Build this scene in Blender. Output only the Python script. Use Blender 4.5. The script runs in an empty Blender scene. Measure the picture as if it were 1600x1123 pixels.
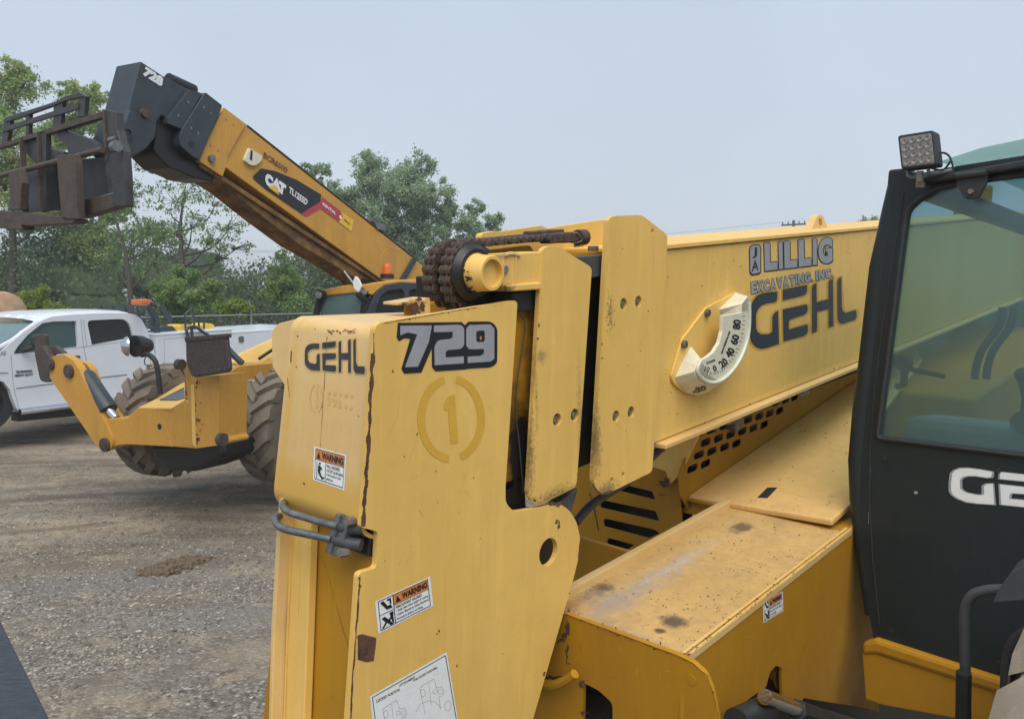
import bpy, bmesh, math, random
from mathutils import Vector, Matrix, noise
from mathutils.geometry import tessellate_polygon
random.seed(7)
SC = bpy.context.scene
COL = SC.collection
# ------------------------------------------------------------------ camera
FPX, CXP, CYP, CAMH = 1320.0, 800.0, 561.5, 2.46
PITCH = math.atan((CYP-450)/FPX)
cam = bpy.data.cameras.new('camera'); camo = bpy.data.objects.new('camera', cam); COL.objects.link(camo)
camo.location = (0, 0, CAMH); camo.rotation_euler = (math.pi/2-PITCH, 0, 0)
cam.sensor_width = 36; cam.lens = FPX/1600*36; cam.clip_end = 5000; cam.clip_start = .05
SC.camera = camo
SC.render.resolution_x = 1024; SC.render.resolution_y = 718
# ------------------------------------------------------------------ sky and sun
SUN_EL, SUN_AZ = math.radians(58), math.radians(172)     # azimuth from +Y, clockwise
w = bpy.data.worlds.new('World'); SC.world = w; w.use_nodes = True
nt = w.node_tree; nt.nodes.clear()
sky = nt.nodes.new('ShaderNodeTexSky'); sky.sky_type = 'NISHITA'; sky.sun_disc = False
sky.sun_elevation = SUN_EL; sky.sun_rotation = SUN_AZ; sky.air_density = 1.0; sky.dust_density = 3.0; sky.ozone_density = 1.5
mx = nt.nodes.new('ShaderNodeMixRGB'); mx.inputs[0].default_value = .86; mx.inputs[2].default_value = (5.05, 6.0, 7.35, 1)
bg = nt.nodes.new('ShaderNodeBackground'); bg.inputs[1].default_value = .088
out = nt.nodes.new('ShaderNodeOutputWorld')
# thin uneven overcast: soft large scale cloud variation
tc = nt.nodes.new('ShaderNodeTexCoord'); nz = nt.nodes.new('ShaderNodeTexNoise'); nz.inputs['Scale'].default_value = 2.2; nz.inputs['Detail'].default_value = 7; nz.inputs['Distortion'].default_value = .6
rp = nt.nodes.new('ShaderNodeMapRange'); rp.inputs[1].default_value = .3; rp.inputs[2].default_value = .7; rp.inputs[3].default_value = .93; rp.inputs[4].default_value = 1.05
ml = nt.nodes.new('ShaderNodeVectorMath'); ml.operation = 'SCALE'
nt.links.new(tc.outputs['Generated'], nz.inputs['Vector']); nt.links.new(nz.outputs['Fac'], rp.inputs[0])
sxy = nt.nodes.new('ShaderNodeSeparateXYZ'); nt.links.new(tc.outputs['Generated'], sxy.inputs[0])
hz = nt.nodes.new('ShaderNodeMapRange'); hz.inputs[1].default_value = 0; hz.inputs[2].default_value = .5; nt.links.new(sxy.outputs[2], hz.inputs[0])
grd = nt.nodes.new('ShaderNodeMixRGB'); grd.inputs[1].default_value = (6.15, 6.85, 7.5, 1); grd.inputs[2].default_value = (5.0, 5.98, 7.4, 1); nt.links.new(hz.outputs[0], grd.inputs[0]); nt.links.new(grd.outputs[0], mx.inputs[2])
nt.links.new(sky.outputs[0], mx.inputs[1]); nt.links.new(mx.outputs[0], ml.inputs[0]); nt.links.new(rp.outputs[0], ml.inputs['Scale'])
nt.links.new(ml.outputs[0], bg.inputs[0]); nt.links.new(bg.outputs[0], out.inputs[0])
sl = bpy.data.lights.new('sun', 'SUN'); sl.energy = 2.55; sl.angle = math.radians(55); sl.color = (1, .94, .84)
so = bpy.data.objects.new('sun', sl); COL.objects.link(so)
sd = Vector((math.sin(SUN_AZ)*math.cos(SUN_EL), math.cos(SUN_AZ)*math.cos(SUN_EL), math.sin(SUN_EL)))
so.rotation_euler = sd.to_track_quat('Z', 'Y').to_euler()
SC.view_settings.view_transform = 'Standard'; SC.view_settings.look = 'None'; SC.view_settings.exposure = 0.42; SC.view_settings.gamma = 1
SC.cycles.max_bounces = 8; SC.cycles.transparent_max_bounces = 16

# ------------------------------------------------------------------ geometry helpers
CAM = Vector((0, 0, CAMH))
RX = Vector((1, 0, 0)); FW = Vector((0, math.cos(PITCH), -math.sin(PITCH))); UP = Vector((0, math.sin(PITCH), math.cos(PITCH)))
def ray(x, y): return RX*((x-CXP)/FPX) + UP*((CYP-y)/FPX) + FW
def at(x, y, Z): return CAM + ray(x, y)*Z
def hit(x, y, pl):
    r = ray(x, y); return CAM + r*((pl[0]-CAM).dot(pl[1])/r.dot(pl[1]))
def px(P):
    d = P-CAM; z = d.dot(FW); return (CXP+FPX*d.dot(RX)/z, CYP-FPX*d.dot(UP)/z)
B = ray(2014, 296).normalized(); Cc = ray(-660, 380); Cc = (Cc-B*Cc.dot(B)).normalized(); Uu = B.cross(Cc).normalized()
ORG = at(600, 505, 1.6)
def W(s, t, h): return ORG+B*s+Cc*t+Uu*h
def L(P): d = P-ORG; return (d.dot(B), d.dot(Cc), d.dot(Uu))
def T(v): return (W(0, v, 0), Cc)
def S(v): return (W(v, 0, 0), B)
def Hh(v): return (W(0, 0, v), Uu)
def P3(a, b, c): n = (b-a).cross(c-a).normalized(); return (a, n)
def plane(x, y, Z, n): return (at(x, y, Z), Vector(n).normalized())
def shift(pl, d):    # towards the viewer's side of the plane
    n = pl[1] if (CAM-pl[0]).dot(pl[1]) > 0 else -pl[1]
    return (pl[0]+n*d, pl[1])
def zz(x0, y0, sc):
    return lambda pts: [tuple([x0+p[0]/sc, y0+p[1]/sc]+([p[2]] if len(p) > 2 else [])) for p in pts]
Z1 = zz(0, 60, 3.3025); Z2 = zz(300, 140, 3.3025); Z3 = zz(0, 440, 3.478); Z4 = zz(420, 440, 3.3025)
Z5 = zz(640, 330, 3.2095); Z6 = zz(1000, 330, 3.2075); Z7 = zz(1340, 180, 2.954); Z8 = zz(1340, 560, 1.996)
Y1 = zz(400, 680, 2.536); Y2 = zz(760, 660, 2.4265); Y3 = zz(1040, 640, 2.325); Y6 = zz(780, 560, 3.509); Y7 = zz(430, 440, 5.103); Y8 = zz(560, 860, 4.27)
FK = zz(0, 130, 4.49); CB = zz(480, 400, 8.0); AN = zz(1040, 450, 6.2375); CH = zz(640, 340, 5.714); DC = zz(380, 200, 6.605); GL = zz(1370, 440, 4.009)

def fillet(pts, seg=5):
    out = []; n = len(pts)
    for i, p in enumerate(pts):
        q = Vector(p[:2]); r = p[2] if len(p) > 2 else 0
        if not r: out.append((q.x, q.y)); continue
        a = Vector(pts[i-1][:2]); b = Vector(pts[(i+1) % n][:2])
        da = a-q; db = b-q; la = da.length; lb = db.length
        if la < 1e-9 or lb < 1e-9: out.append((q.x, q.y)); continue
        da /= la; db /= lb; r = min(r, la*.49, lb*.49)
        A = q+da*r; Bp = q+db*r
        for k in range(seg+1):
            u = k/seg; v = A*(1-u)**2 + q*2*u*(1-u) + Bp*u*u; out.append((v.x, v.y))
    return out
def basis(pl):
    n = pl[1].normalized(); a = Vector((0, 0, 1)).cross(n)
    if a.length < .2: a = Vector((1, 0, 0)).cross(n)
    a.normalize(); return a, n.cross(a)

class MB:
    def __init__(s): s.v = []; s.f = []; s.mi = []; s.cur = 0
    def add(s, vs, fs):
        o = len(s.v); s.v += [Vector(v) for v in vs]; s.f += [tuple(i+o for i in f) for f in fs]; s.mi += [s.cur]*len(fs)
        return s
    def prism(s, loops, d):
        """loops of 3D points (first outer, rest holes) extruded by d"""
        tri = tessellate_polygon(loops); flat = [p for lp in loops for p in lp]; n = len(flat)
        nn = Vector((0, 0, 0)); lp = loops[0]
        for i in range(len(lp)): nn += lp[i-1].cross(lp[i])
        fs = []
        for t in tri:
            t = tuple(t); q = (flat[t[1]]-flat[t[0]]).cross(flat[t[2]]-flat[t[0]])
            if q.dot(d) > 0: t = (t[0], t[2], t[1])
            fs.append(t); fs.append((t[0]+n, t[2]+n, t[1]+n))
        o = 0
        for k, lp in enumerate(loops):
            m = len(lp); a = Vector((0, 0, 0))
            for i in range(m): a += lp[i-1].cross(lp[i])
            pos = (a.dot(d) > 0) != (k > 0)
            for i in range(m):
                j = (i+1) % m
                f = (o+i, o+j, o+j+n, o+i+n)
                fs.append(f if not pos else f)
            o += m
        s.add(flat+[p+d for p in flat], fs); return s
    def slab(s, pl, pts, th, d=None, holes=(), circ=(), seg=5):
        """px outline on plane pl, given thickness away from the viewer"""
        a, b = basis(pl)
        outer = [hit(p[0], p[1], pl) for p in fillet(pts, seg)]
        loops = [outer]
        for h in holes: loops.append([hit(p[0], p[1], pl) for p in fillet(h, 4)])
        for (x, y, r) in circ:
            c = hit(x, y, pl); loops.append([c+a*r*math.cos(k*math.pi/10)+b*r*math.sin(k*math.pi/10) for k in range(20)])
        if d is None:
            n = pl[1].normalized(); d = -n if (CAM-pl[0]).dot(n) > 0 else n
        return s.prism(loops, d*th)
    def box(s, c, ax, ay, az):
        """centre and three half-extent vectors"""
        vs = [c+ax*i+ay*j+az*k for k in (-1, 1) for j in (-1, 1) for i in (-1, 1)]
        return s.add(vs, [(0, 2, 3, 1), (4, 5, 7, 6), (0, 1, 5, 4), (2, 6, 7, 3), (0, 4, 6, 2), (1, 3, 7, 5)])
    def lbox(s, s0, s1, t0, t1, h0, h1):
        return s.box(W((s0+s1)/2, (t0+t1)/2, (h0+h1)/2), B*(s1-s0)/2, Cc*(t1-t0)/2, Uu*(h1-h0)/2)
    def tube(s, pts, r, seg=10, cap=True):
        pts = [Vector(p) for p in pts]; n = len(pts)
        if not hasattr(r, '__len__'): r = [r]*n
        t0 = (pts[1]-pts[0]).normalized(); a = t0.orthogonal().normalized(); rings = []
        for i in range(n):
            t = ((pts[min(i+1, n-1)]-pts[max(i-1, 0)])).normalized()
            a = (a-t*a.dot(t)).normalized(); b = t.cross(a)
            rings.append([pts[i]+a*r[i]*math.cos(2*math.pi*k/seg)+b*r[i]*math.sin(2*math.pi*k/seg) for k in range(seg)])
        vs = [v for R in rings for v in R]; fs = []
        for i in range(n-1):
            for k in range(seg):
                k2 = (k+1) % seg; fs.append((i*seg+k, i*seg+k2, (i+1)*seg+k2, (i+1)*seg+k))
        if cap: fs.append(tuple(range(seg))[::-1]); fs.append(tuple((n-1)*seg+k for k in range(seg)))
        return s.add(vs, fs)
    def lathe(s, c, ax, prof, seg=40, closed=True):
        """prof: list of (radius, distance along ax)"""
        ax = ax.normalized(); a = ax.orthogonal().normalized(); b = ax.cross(a); n = len(prof); vs = []
        for (r, z) in prof:
            for k in range(seg): vs.append(c+ax*z+a*r*math.cos(2*math.pi*k/seg)+b*r*math.sin(2*math.pi*k/seg))
        fs = []
        for i in range(n if closed else n-1):
            j = (i+1) % n
            for k in range(seg):
                k2 = (k+1) % seg; fs.append((i*seg+k, j*seg+k, j*seg+k2, i*seg+k2))
        return s.add(vs, fs)
    def cyl(s, c, ax, r, ln, seg=24, r2=None):
        r2 = r if r2 is None else r2
        return s.tube([c, c+ax.normalized()*ln], [r, r2], seg)
    def ball(s, c, r, seg=12, sq=(1, 1, 1)):
        vs = []; fs = []; rn = seg//2
        for i in range(rn+1):
            th = math.pi*i/rn
            for k in range(seg):
                ph = 2*math.pi*k/seg; vs.append(c+Vector((r*sq[0]*math.sin(th)*math.cos(ph), r*sq[1]*math.sin(th)*math.sin(ph), r*sq[2]*math.cos(th))))
        for i in range(rn):
            for k in range(seg):
                k2 = (k+1) % seg; fs.append((i*seg+k, (i+1)*seg+k, (i+1)*seg+k2, i*seg+k2))
        return s.add(vs, fs)
    def build(s, name, mat, parent=None, smooth=False, bevel=0, ang=40, fix=True, label=None, **kw):
        me = bpy.data.meshes.new(name); root = parent
        while root is not None and root.parent is not None: root = root.parent
        inv = root.matrix_basis.inverted() if root is not None else None
        org = None
        if parent is None:
            n = max(1, len(s.v)); xs = [v.x for v in s.v]; ys = [v.y for v in s.v]; zs = [v.z for v in s.v]
            org = Vector(((min(xs)+max(xs))/2, (min(ys)+max(ys))/2, min(zs)))
        vs = [(inv @ v) if inv else (v-org) for v in s.v]
        me.from_pydata(vs, [], s.f); me.validate()
        mats = mat if isinstance(mat, (list, tuple)) else [mat]
        for m in mats: me.materials.append(m)
        if len(mats) > 1 and len(me.polygons) == len(s.mi): me.polygons.foreach_set('material_index', s.mi)
        if fix:
            bm = bmesh.new(); bm.from_mesh(me); bmesh.ops.remove_doubles(bm, verts=bm.verts, dist=1e-6)
            bmesh.ops.recalc_face_normals(bm, faces=bm.faces)
            if bevel: bmesh.ops.dissolve_limit(bm, angle_limit=.001, verts=bm.verts, edges=bm.edges)
            bm.to_mesh(me); bm.free()
        if smooth:
            me.shade_smooth(); me.set_sharp_from_angle(angle=math.radians(ang))
        o = bpy.data.objects.new(name, me); COL.objects.link(o)
        if parent is not None: o.parent = parent
        else: o.location = org
        if bevel:
            m = o.modifiers.new('bevel', 'BEVEL'); m.width = bevel; m.segments = 2; m.limit_method = 'ANGLE'; m.angle_limit = math.radians(35)
        if label: o['label'] = label
        for k, v in kw.items(): o[k] = v
        return o
def root(name, loc, label, cat, group=None, rz=0):
    o = bpy.data.objects.new(name, None); COL.objects.link(o); o.location = loc; o.rotation_euler = (0, 0, rz)
    o.empty_display_size = .3; o['label'] = label; o['category'] = cat
    if group: o['group'] = group
    o.matrix_basis = Matrix.LocRotScale(Vector(loc), o.rotation_euler, None)
    return o
def spline(pts, n=6):
    P = [Vector(p) for p in pts]; P = [P[0]*2-P[1]]+P+[P[-1]*2-P[-2]]; out = []
    for i in range(1, len(P)-2):
        for k in range(n):
            u = k/n; a, b, c, d = P[i-1:i+3]
            out.append(.5*((2*b)+(c-a)*u+(2*a-5*b+4*c-d)*u*u+(3*b-a-3*c+d)*u**3))
    out.append(P[-2]); return out
def pspline(pl, pts, n=6): return spline([hit(x, y, pl) for x, y in pts], n)

# ------------------------------------------------------------------ text helper (built-in font)
def text2d(s, bold=.0):
    cu = bpy.data.curves.new('txt', 'FONT'); cu.body = s; cu.size = 1; cu.offset = bold; cu.resolution_u = 3
    o = bpy.data.objects.new('txt', cu); COL.objects.link(o)
    bpy.context.view_layer.update(); dg = bpy.context.evaluated_depsgraph_get()
    me = bpy.data.meshes.new_from_object(o.evaluated_get(dg))
    V = [(v.co.x, v.co.y) for v in me.vertices]; F = [tuple(p.vertices) for p in me.polygons]
    bpy.data.objects.remove(o); bpy.data.curves.remove(cu); bpy.data.meshes.remove(me)
    return V, F
def quadmap(q):
    """q: four 3D corners TL,TR,BR,BL -> f(u right, v down)"""
    return lambda u, v: (q[0]*(1-u)+q[1]*u)*(1-v)+(q[3]*(1-u)+q[2]*u)*v
def put_text(mb, s, pl, quad, bold=.0, pad=0):
    V, F = text2d(s, bold)
    if not V: return mb
    x0 = min(p[0] for p in V); x1 = max(p[0] for p in V); y0 = min(p[1] for p in V); y1 = max(p[1] for p in V)
    f = quadmap([hit(x, y, pl) for x, y in quad])
    return mb.add([f((p[0]-x0)/(x1-x0), 1-(p[1]-y0)/(y1-y0)) for p in V], F)
def put_polys(mb, polys, f):
    for p in polys:
        q = [f(u, v) for u, v in p]
        tri = tessellate_polygon([q]); mb.add(q, [tuple(t) for t in tri])
    return mb
def flat(mb, pl, pts, seg=4):
    q = [hit(p[0], p[1], pl) for p in fillet(pts, seg)]
    mb.add(q, [tuple(t) for t in tessellate_polygon([q])]); return mb
def ring_px(mb, pl, pts, wd):
    """closed or open outline stroke in px"""
    for i in range(len(pts)-1):
        a = Vector(pts[i]); b = Vector(pts[i+1]); d = (b-a)
        if d.length < 1e-6: continue
        n = Vector((-d.y, d.x)).normalized()*wd/2; e = d.normalized()*wd*.3
        q = [hit(*p, pl) for p in (a-e+n, b+e+n, b+e-n, a-e-n)]; mb.add(q, [(0, 1, 2, 3)])
    return mb
def blob(mb, pl, x, y, rx, ry, seed=0, n=18, rough=.35):
    pts = []
    for k in range(n):
        a = 2*math.pi*k/n; r = 1+rough*noise.noise(Vector((math.cos(a)*1.7, math.sin(a)*1.7, seed*3.1)))*2 + random.uniform(-.12, .12)
        pts.append((x+rx*r*math.cos(a), y+ry*r*math.sin(a)))
    return flat(mb, pl, pts)
def strip(mb, pl, path, w0, w1, seed=0, both=True):
    """ragged ribbon along a px path"""
    P = []; 
    for i in range(len(path)-1):
        a = Vector(path[i]); b = Vector(path[i+1]); m = max(2, int((b-a).length/2.5))
        for k in range(m): P.append(a+(b-a)*k/m)
    P.append(Vector(path[-1])); Lf = []; Rt = []
    for i, p in enumerate(P):
        d = (P[min(i+1, len(P)-1)]-P[max(i-1, 0)]).normalized(); n = Vector((-d.y, d.x))
        fa = min(1, max(0, .5+noise.noise(Vector((i*.16, seed*7.3, 0)))*1.1+random.uniform(-.2, .2))); fb = min(1, max(0, .5+noise.noise(Vector((i*.13, seed*3.3, 5)))*1.1+random.uniform(-.2, .2)))
        Lf.append(p+n*(w0+(w1-w0)*fa)*(.5 if both else .1)); Rt.append(p-n*(w0+(w1-w0)*fb)*(.5 if both else .9))
    V = [hit(p.x, p.y, pl) for p in Lf]+[hit(p.x, p.y, pl) for p in Rt]; m = len(P)
    mb.add(V, [(i, i+1, m+i+1, m+i) for i in range(m-1)]); return mb

# ------------------------------------------------------------------ materials
def newmat(name):
    m = bpy.data.materials.new(name); m.use_nodes = True; t = m.node_tree; t.nodes.clear()
    o = t.nodes.new('ShaderNodeOutputMaterial'); p = t.nodes.new('ShaderNodeBsdfPrincipled'); t.links.new(p.outputs[0], o.inputs[0])
    return m, t, p, o
def N(t, k, **kw):
    n = t.nodes.new(k)
    for a, b in kw.items():
        if a in n.inputs: n.inputs[a].default_value = b
        else: setattr(n, a, b)
    return n
def mixc(t, fac, a, b):
    n = t.nodes.new('ShaderNodeMix'); n.data_type = 'RGBA'
    for i, v in ((0, fac), (6, a), (7, b)):
        if isinstance(v, bpy.types.NodeSocket): t.links.new(v, n.inputs[i])
        elif i == 0: n.inputs[0].default_value = v
        else: n.inputs[i].default_value = (*v, 1)
    return n.outputs[2]
def ramp(t, src, a, b, lo=0., hi=1.):
    n = t.nodes.new('ShaderNodeMapRange'); n.inputs[1].default_value = a; n.inputs[2].default_value = b; n.inputs[3].default_value = lo; n.inputs[4].default_value = hi
    t.links.new(src, n.inputs[0]); return n.outputs[0]
def noise_n(t, sc, det=4, vec=None, rough=.55, stretch=None):
    n = N(t, 'ShaderNodeTexNoise'); n.inputs['Scale'].default_value = sc; n.inputs['Detail'].default_value = det; n.inputs['Roughness'].default_value = rough
    c = t.nodes.new('ShaderNodeTexCoord'); src = c.outputs['Object']
    if stretch:
        mp = t.nodes.new('ShaderNodeMapping'); mp.inputs['Scale'].default_value = stretch; t.links.new(src, mp.inputs[0]); src = mp.outputs[0]
    t.links.new(src, n.inputs['Vector']); return n.outputs['Fac']
def paint(name, col, col2, rough=.5, speck=.0, speckcol=(.05, .025, .012), grease=None, spec=.5, dirt=(.25, .17, .08), dirtamt=.25, bump=.06, fleck=.62):
    m, t, p, o = newmat(name)
    c = mixc(t, ramp(t, noise_n(t, 2.2, 5), .38, .66), col, col2)
    c = mixc(t, ramp(t, noise_n(t, 5, 6, stretch=(1, 1, .18)), .5, .85, 0, dirtamt), c, dirt)
    c = mixc(t, ramp(t, noise_n(t, 22, 6), .3, .8, 0, dirtamt*.55), c, dirt)
    if dirtamt:
        c = mixc(t, ramp(t, noise_n(t, 30, 5, stretch=(1, 1, .06), rough=.6), .52, .78, 0, dirtamt*1.3), c, tuple(min(1, v*1.22) for v in col2))
        c = mixc(t, ramp(t, noise_n(t, 60, 4, stretch=(1, 1, .05), rough=.6), .60, .80, 0, dirtamt*.9), c, dirt)
        c = mixc(t, ramp(t, noise_n(t, 260, 3, rough=.8), .30, .75, 0, .22), c, tuple(v*.55 for v in col))
    if speck:
        f = ramp(t, noise_n(t, 75, 3, rough=.7), fleck+.08, fleck+.12, 0, speck)
        g = ramp(t, noise_n(t, 4, 3), .42, .6)
        mm = t.nodes.new('ShaderNodeMath'); mm.operation = 'MULTIPLY'; t.links.new(f, mm.inputs[0]); t.links.new(g, mm.inputs[1])
        c = mixc(t, mm.outputs[0], c, speckcol)
    t.links.new(c, p.inputs['Base Color'])
    r = ramp(t, noise_n(t, 9, 7, rough=.7), .3, .7, rough-.12, rough+.18); t.links.new(r, p.inputs['Roughness'])
    p.inputs['Specular IOR Level'].default_value = spec
    b = N(t, 'ShaderNodeBump'); b.inputs['Strength'].default_value = bump; b.inputs['Distance'].default_value = .004
    t.links.new(noise_n(t, 160, 4), b.inputs['Height']); t.links.new(b.outputs[0], p.inputs['Normal'])
    return m
def plain(name, col, rough=.6, metal=0, spec=.5, var=.15, emis=None, scale=30, bump=.15):
    m, t, p, o = newmat(name)
    c2 = tuple(max(0, v*(1-var)) for v in col)
    c = mixc(t, ramp(t, noise_n(t, scale, 5), .35, .68), col, c2); t.links.new(c, p.inputs['Base Color'])
    p.inputs['Roughness'].default_value = rough; p.inputs['Metallic'].default_value = metal; p.inputs['Specular IOR Level'].default_value = spec
    if bump:
        b = N(t, 'ShaderNodeBump'); b.inputs['Strength'].default_value = bump; b.inputs['Distance'].default_value = .004
        t.links.new(noise_n(t, scale*4, 4), b.inputs['Height']); t.links.new(b.outputs[0], p.inputs['Normal'])
    if emis: p.inputs['Emission Color'].default_value = (*emis, 1); p.inputs['Emission Strength'].default_value = 1
    return m
def rusty(name, a=(.13, .058, .032), b=(.055, .028, .019), sc=25, rough=.85, c3=None):
    m, t, p, o = newmat(name)
    c = mixc(t, ramp(t, noise_n(t, sc, 8, rough=.7), .38, .62), a, b)
    if c3: c = mixc(t, ramp(t, noise_n(t, sc*2.3, 6), .62, .7, 0, .8), c, c3)
    t.links.new(c, p.inputs['Base Color']); p.inputs['Roughness'].default_value = rough
    bn = N(t, 'ShaderNodeBump'); bn.inputs['Strength'].default_value = .6; bn.inputs['Distance'].default_value = .003
    t.links.new(noise_n(t, sc*6, 6), bn.inputs['Height']); t.links.new(bn.outputs[0], p.inputs['Normal'])
    return m
def glassm(name, tint, refl=.12, rough=.03, ior=1.5, veil=.0, veil_col=(.3, .45, .43)):
    m, t, p, o = newmat(name); t.nodes.remove(p)
    tr = N(t, 'ShaderNodeBsdfTransparent'); tr.inputs[0].default_value = (*tint, 1)
    gl = N(t, 'ShaderNodeBsdfGlossy'); gl.inputs[0].default_value = (.8, .9, .9, 1); gl.inputs['Roughness'].default_value = rough
    fr = N(t, 'ShaderNodeLayerWeight'); fr.inputs[0].default_value = .5; pw = N(t, 'ShaderNodeMath', operation='POWER'); pw.inputs[1].default_value = 4; t.links.new(fr.outputs['Facing'], pw.inputs[0])
    ad = N(t, 'ShaderNodeMath', operation='MULTIPLY_ADD'); ad.inputs[1].default_value = (ior-1)*.8; ad.inputs[2].default_value = refl
    t.links.new(pw.outputs[0], ad.inputs[0]); mx = N(t, 'ShaderNodeMixShader')
    t.links.new(ad.outputs[0], mx.inputs[0]); t.links.new(tr.outputs[0], mx.inputs[1]); t.links.new(gl.outputs[0], mx.inputs[2])
    df = N(t, 'ShaderNodeBsdfDiffuse'); df.inputs[0].default_value = (*veil_col, 1); m2 = N(t, 'ShaderNodeMixShader'); m2.inputs[0].default_value = veil  # diffuse layer paints an even reflected veil over the pane
    t.links.new(ramp(t, noise_n(t, 3, 6), .3, .7, veil*.75, veil*1.25), m2.inputs[0])
    t.links.new(mx.outputs[0], m2.inputs[1]); t.links.new(df.outputs[0], m2.inputs[2]); t.links.new(m2.outputs[0], o.inputs[0])
    return m
def spot(t, c, rs, hard=0., noisy=1.0, nsc=30):
    """soft edged stain mask round a point of the machine: c and rs in machine coordinates"""
    g = t.nodes.new('ShaderNodeNewGeometry'); s = N(t, 'ShaderNodeVectorMath', operation='SUBTRACT'); t.links.new(g.outputs['Position'], s.inputs[0]); s.inputs[1].default_value = W(*c)
    cb = t.nodes.new('ShaderNodeCombineXYZ')
    for i, (ax, r) in enumerate(zip((B, Cc, Uu), rs)):
        d = N(t, 'ShaderNodeVectorMath', operation='DOT_PRODUCT'); t.links.new(s.outputs[0], d.inputs[0]); d.inputs[1].default_value = ax/r; t.links.new(d.outputs['Value'], cb.inputs[i])
    ln = N(t, 'ShaderNodeVectorMath', operation='LENGTH'); t.links.new(cb.outputs[0], ln.inputs[0])
    fall = ramp(t, ln.outputs['Value'], hard, 1.0, 1, 0)
    nn = ramp(t, noise_n(t, nsc, 7, rough=.68), .35, .65, 0, 1)
    a = N(t, 'ShaderNodeMath', operation='ADD'); t.links.new(fall, a.inputs[0]); m = N(t, 'ShaderNodeMath', operation='MULTIPLY_ADD'); t.links.new(nn, m.inputs[0]); m.inputs[1].default_value = noisy; m.inputs[2].default_value = -noisy
    t.links.new(m.outputs[0], a.inputs[1]); return ramp(t, a.outputs[0], 0, .6)
def stain(mat, items):
    """items: (centre, radii, colour, strength, hard, noisy, noise scale)"""
    t = mat.node_tree; p = next(n for n in t.nodes if n.type == 'BSDF_PRINCIPLED'); src = p.inputs['Base Color'].links[0].from_socket
    for c, rs, col, k, hard, noisy, nsc in items:
        f = spot(t, c, rs, hard, noisy, nsc); m = N(t, 'ShaderNodeMath', operation='MULTIPLY'); t.links.new(f, m.inputs[0]); m.inputs[1].default_value = k
        src = mixc(t, m.outputs[0], src, col)
    t.links.new(src, p.inputs['Base Color'])
M = {}
M['fade'] = paint('faded_yellow_paint', (.735, .47, .118), (.785, .505, .135), .48, speck=.8, dirt=(.46, .26, .06), dirtamt=.32)
M['pale'] = paint('chalky_pale_yellow_paint', (.70, .49, .22), (.64, .42, .145), .46, speck=.6, dirt=(.5, .28, .07), dirtamt=.35)
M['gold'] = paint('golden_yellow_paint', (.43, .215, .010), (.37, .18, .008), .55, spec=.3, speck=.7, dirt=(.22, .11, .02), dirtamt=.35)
M['deck'] = paint('weathered_deck_paint', (.62, .40, .145), (.50, .32, .11), .6, speck=1, dirt=(.20, .13, .09), dirtamt=.65, fleck=.55, speckcol=(.06, .03, .015))
M['hood'] = paint('faded_hood_paint', (.74, .48, .18), (.66, .42, .15), .5, speck=.9, dirt=(.30, .18, .08), dirtamt=.4)
M['decal_gold'] = plain('deep_gold_vinyl', (.58, .33, .035), .45, var=.1)
M['ghost'] = plain('unfaded_yellow_paint', (.62, .36, .045), .45, var=.08)
M['ghost2'] = plain('slightly_darker_yellow_paint', (.60, .41, .16), .45, var=.08)
M['ink'] = plain('black_vinyl', (.012, .014, .018), .4, var=.2)
M['navy'] = plain('navy_vinyl', (.012, .026, .042), .4, var=.25)
M['slate'] = plain('slate_vinyl', (.030, .034, .036), .45, var=.4)
M['grey'] = plain('grey_vinyl', (.30, .31, .34), .4, var=.12)
M['white'] = plain('white_vinyl', (.72, .74, .74), .4, var=.06)
M['orange'] = plain('orange_vinyl', (.62, .21, .05), .4, var=.12)
M['rust'] = rusty('rust')
M['rustl'] = rusty('orange_rust', (.22, .08, .025), (.08, .035, .02))
M['chain'] = rusty('rusty_chain_steel', (.085, .055, .042), (.04, .03, .026), 60, .7, (.16, .09, .06))
M['black'] = plain('greasy_black_steel', (.012, .011, .011), .45, var=.4)
M['rubber'] = plain('black_rubber', (.02, .021, .023), .6, var=.3)
M['hose'] = plain('dark_grey_hose', (.06, .065, .07), .55, var=.3)
M['steel'] = plain('zinc_steel', (.22, .24, .25), .38, .7, var=.4, scale=60)
M['recess'] = rusty('brown_recess_paint', (.24, .15, .07), (.10, .065, .035), 80, .7)  # brown tone, darker than the plates, for bolt recess floors
M['bolt'] = plain('dull_bolt_steel', (.26, .22, .19), .5, .4, var=.5, scale=80)
M['char'] = paint('charcoal_cab_paint', (.015, .022, .024), (.012, .018, .020), .36, dirt=(.04, .042, .036), dirtamt=.3, bump=.03, spec=.3)
M['cream'] = plain('cream_plastic', (.66, .64, .50), .4, var=.12)
M['creamc'] = plain('milky_clear_plastic', (.60, .62, .52), .2, var=.1)
M['teal'] = glassm('teal_tinted_glass', (.26, .44, .48), .10, ior=1.5, veil=.26, rough=.30, veil_col=(.13, .24, .23))
M['tealc'] = glassm('clear_teal_glass', (.88, .96, .94), .0, ior=1.2)
M['teal_sky'] = glassm('teal_roof_glass', (.50, .80, .75), .06, ior=1.3, veil=.30, veil_col=(.22, .46, .42))  # green diffuse layer paints the reflected sky on the roof pane
M['led'] = plain('led_lens', (.30, .27, .25), .25, .3, var=.3, scale=200)
M['chrome'] = plain('chrome_rod', (.6, .6, .62), .15, 1, var=.05)
M['tyre'] = paint('dusty_tyre_rubber', (.17, .15, .125), (.25, .215, .17), .85, dirt=(.22, .175, .13), dirtamt=.6, spec=.2, bump=.3)
M['seat'] = plain('grey_vinyl_seat', (.30, .34, .34), .5, var=.15)
M['cat'] = paint('amber_machine_paint', (.60, .315, .045), (.54, .28, .045), .46, speck=.8, dirt=(.2, .1, .03), dirtamt=.35)
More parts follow.
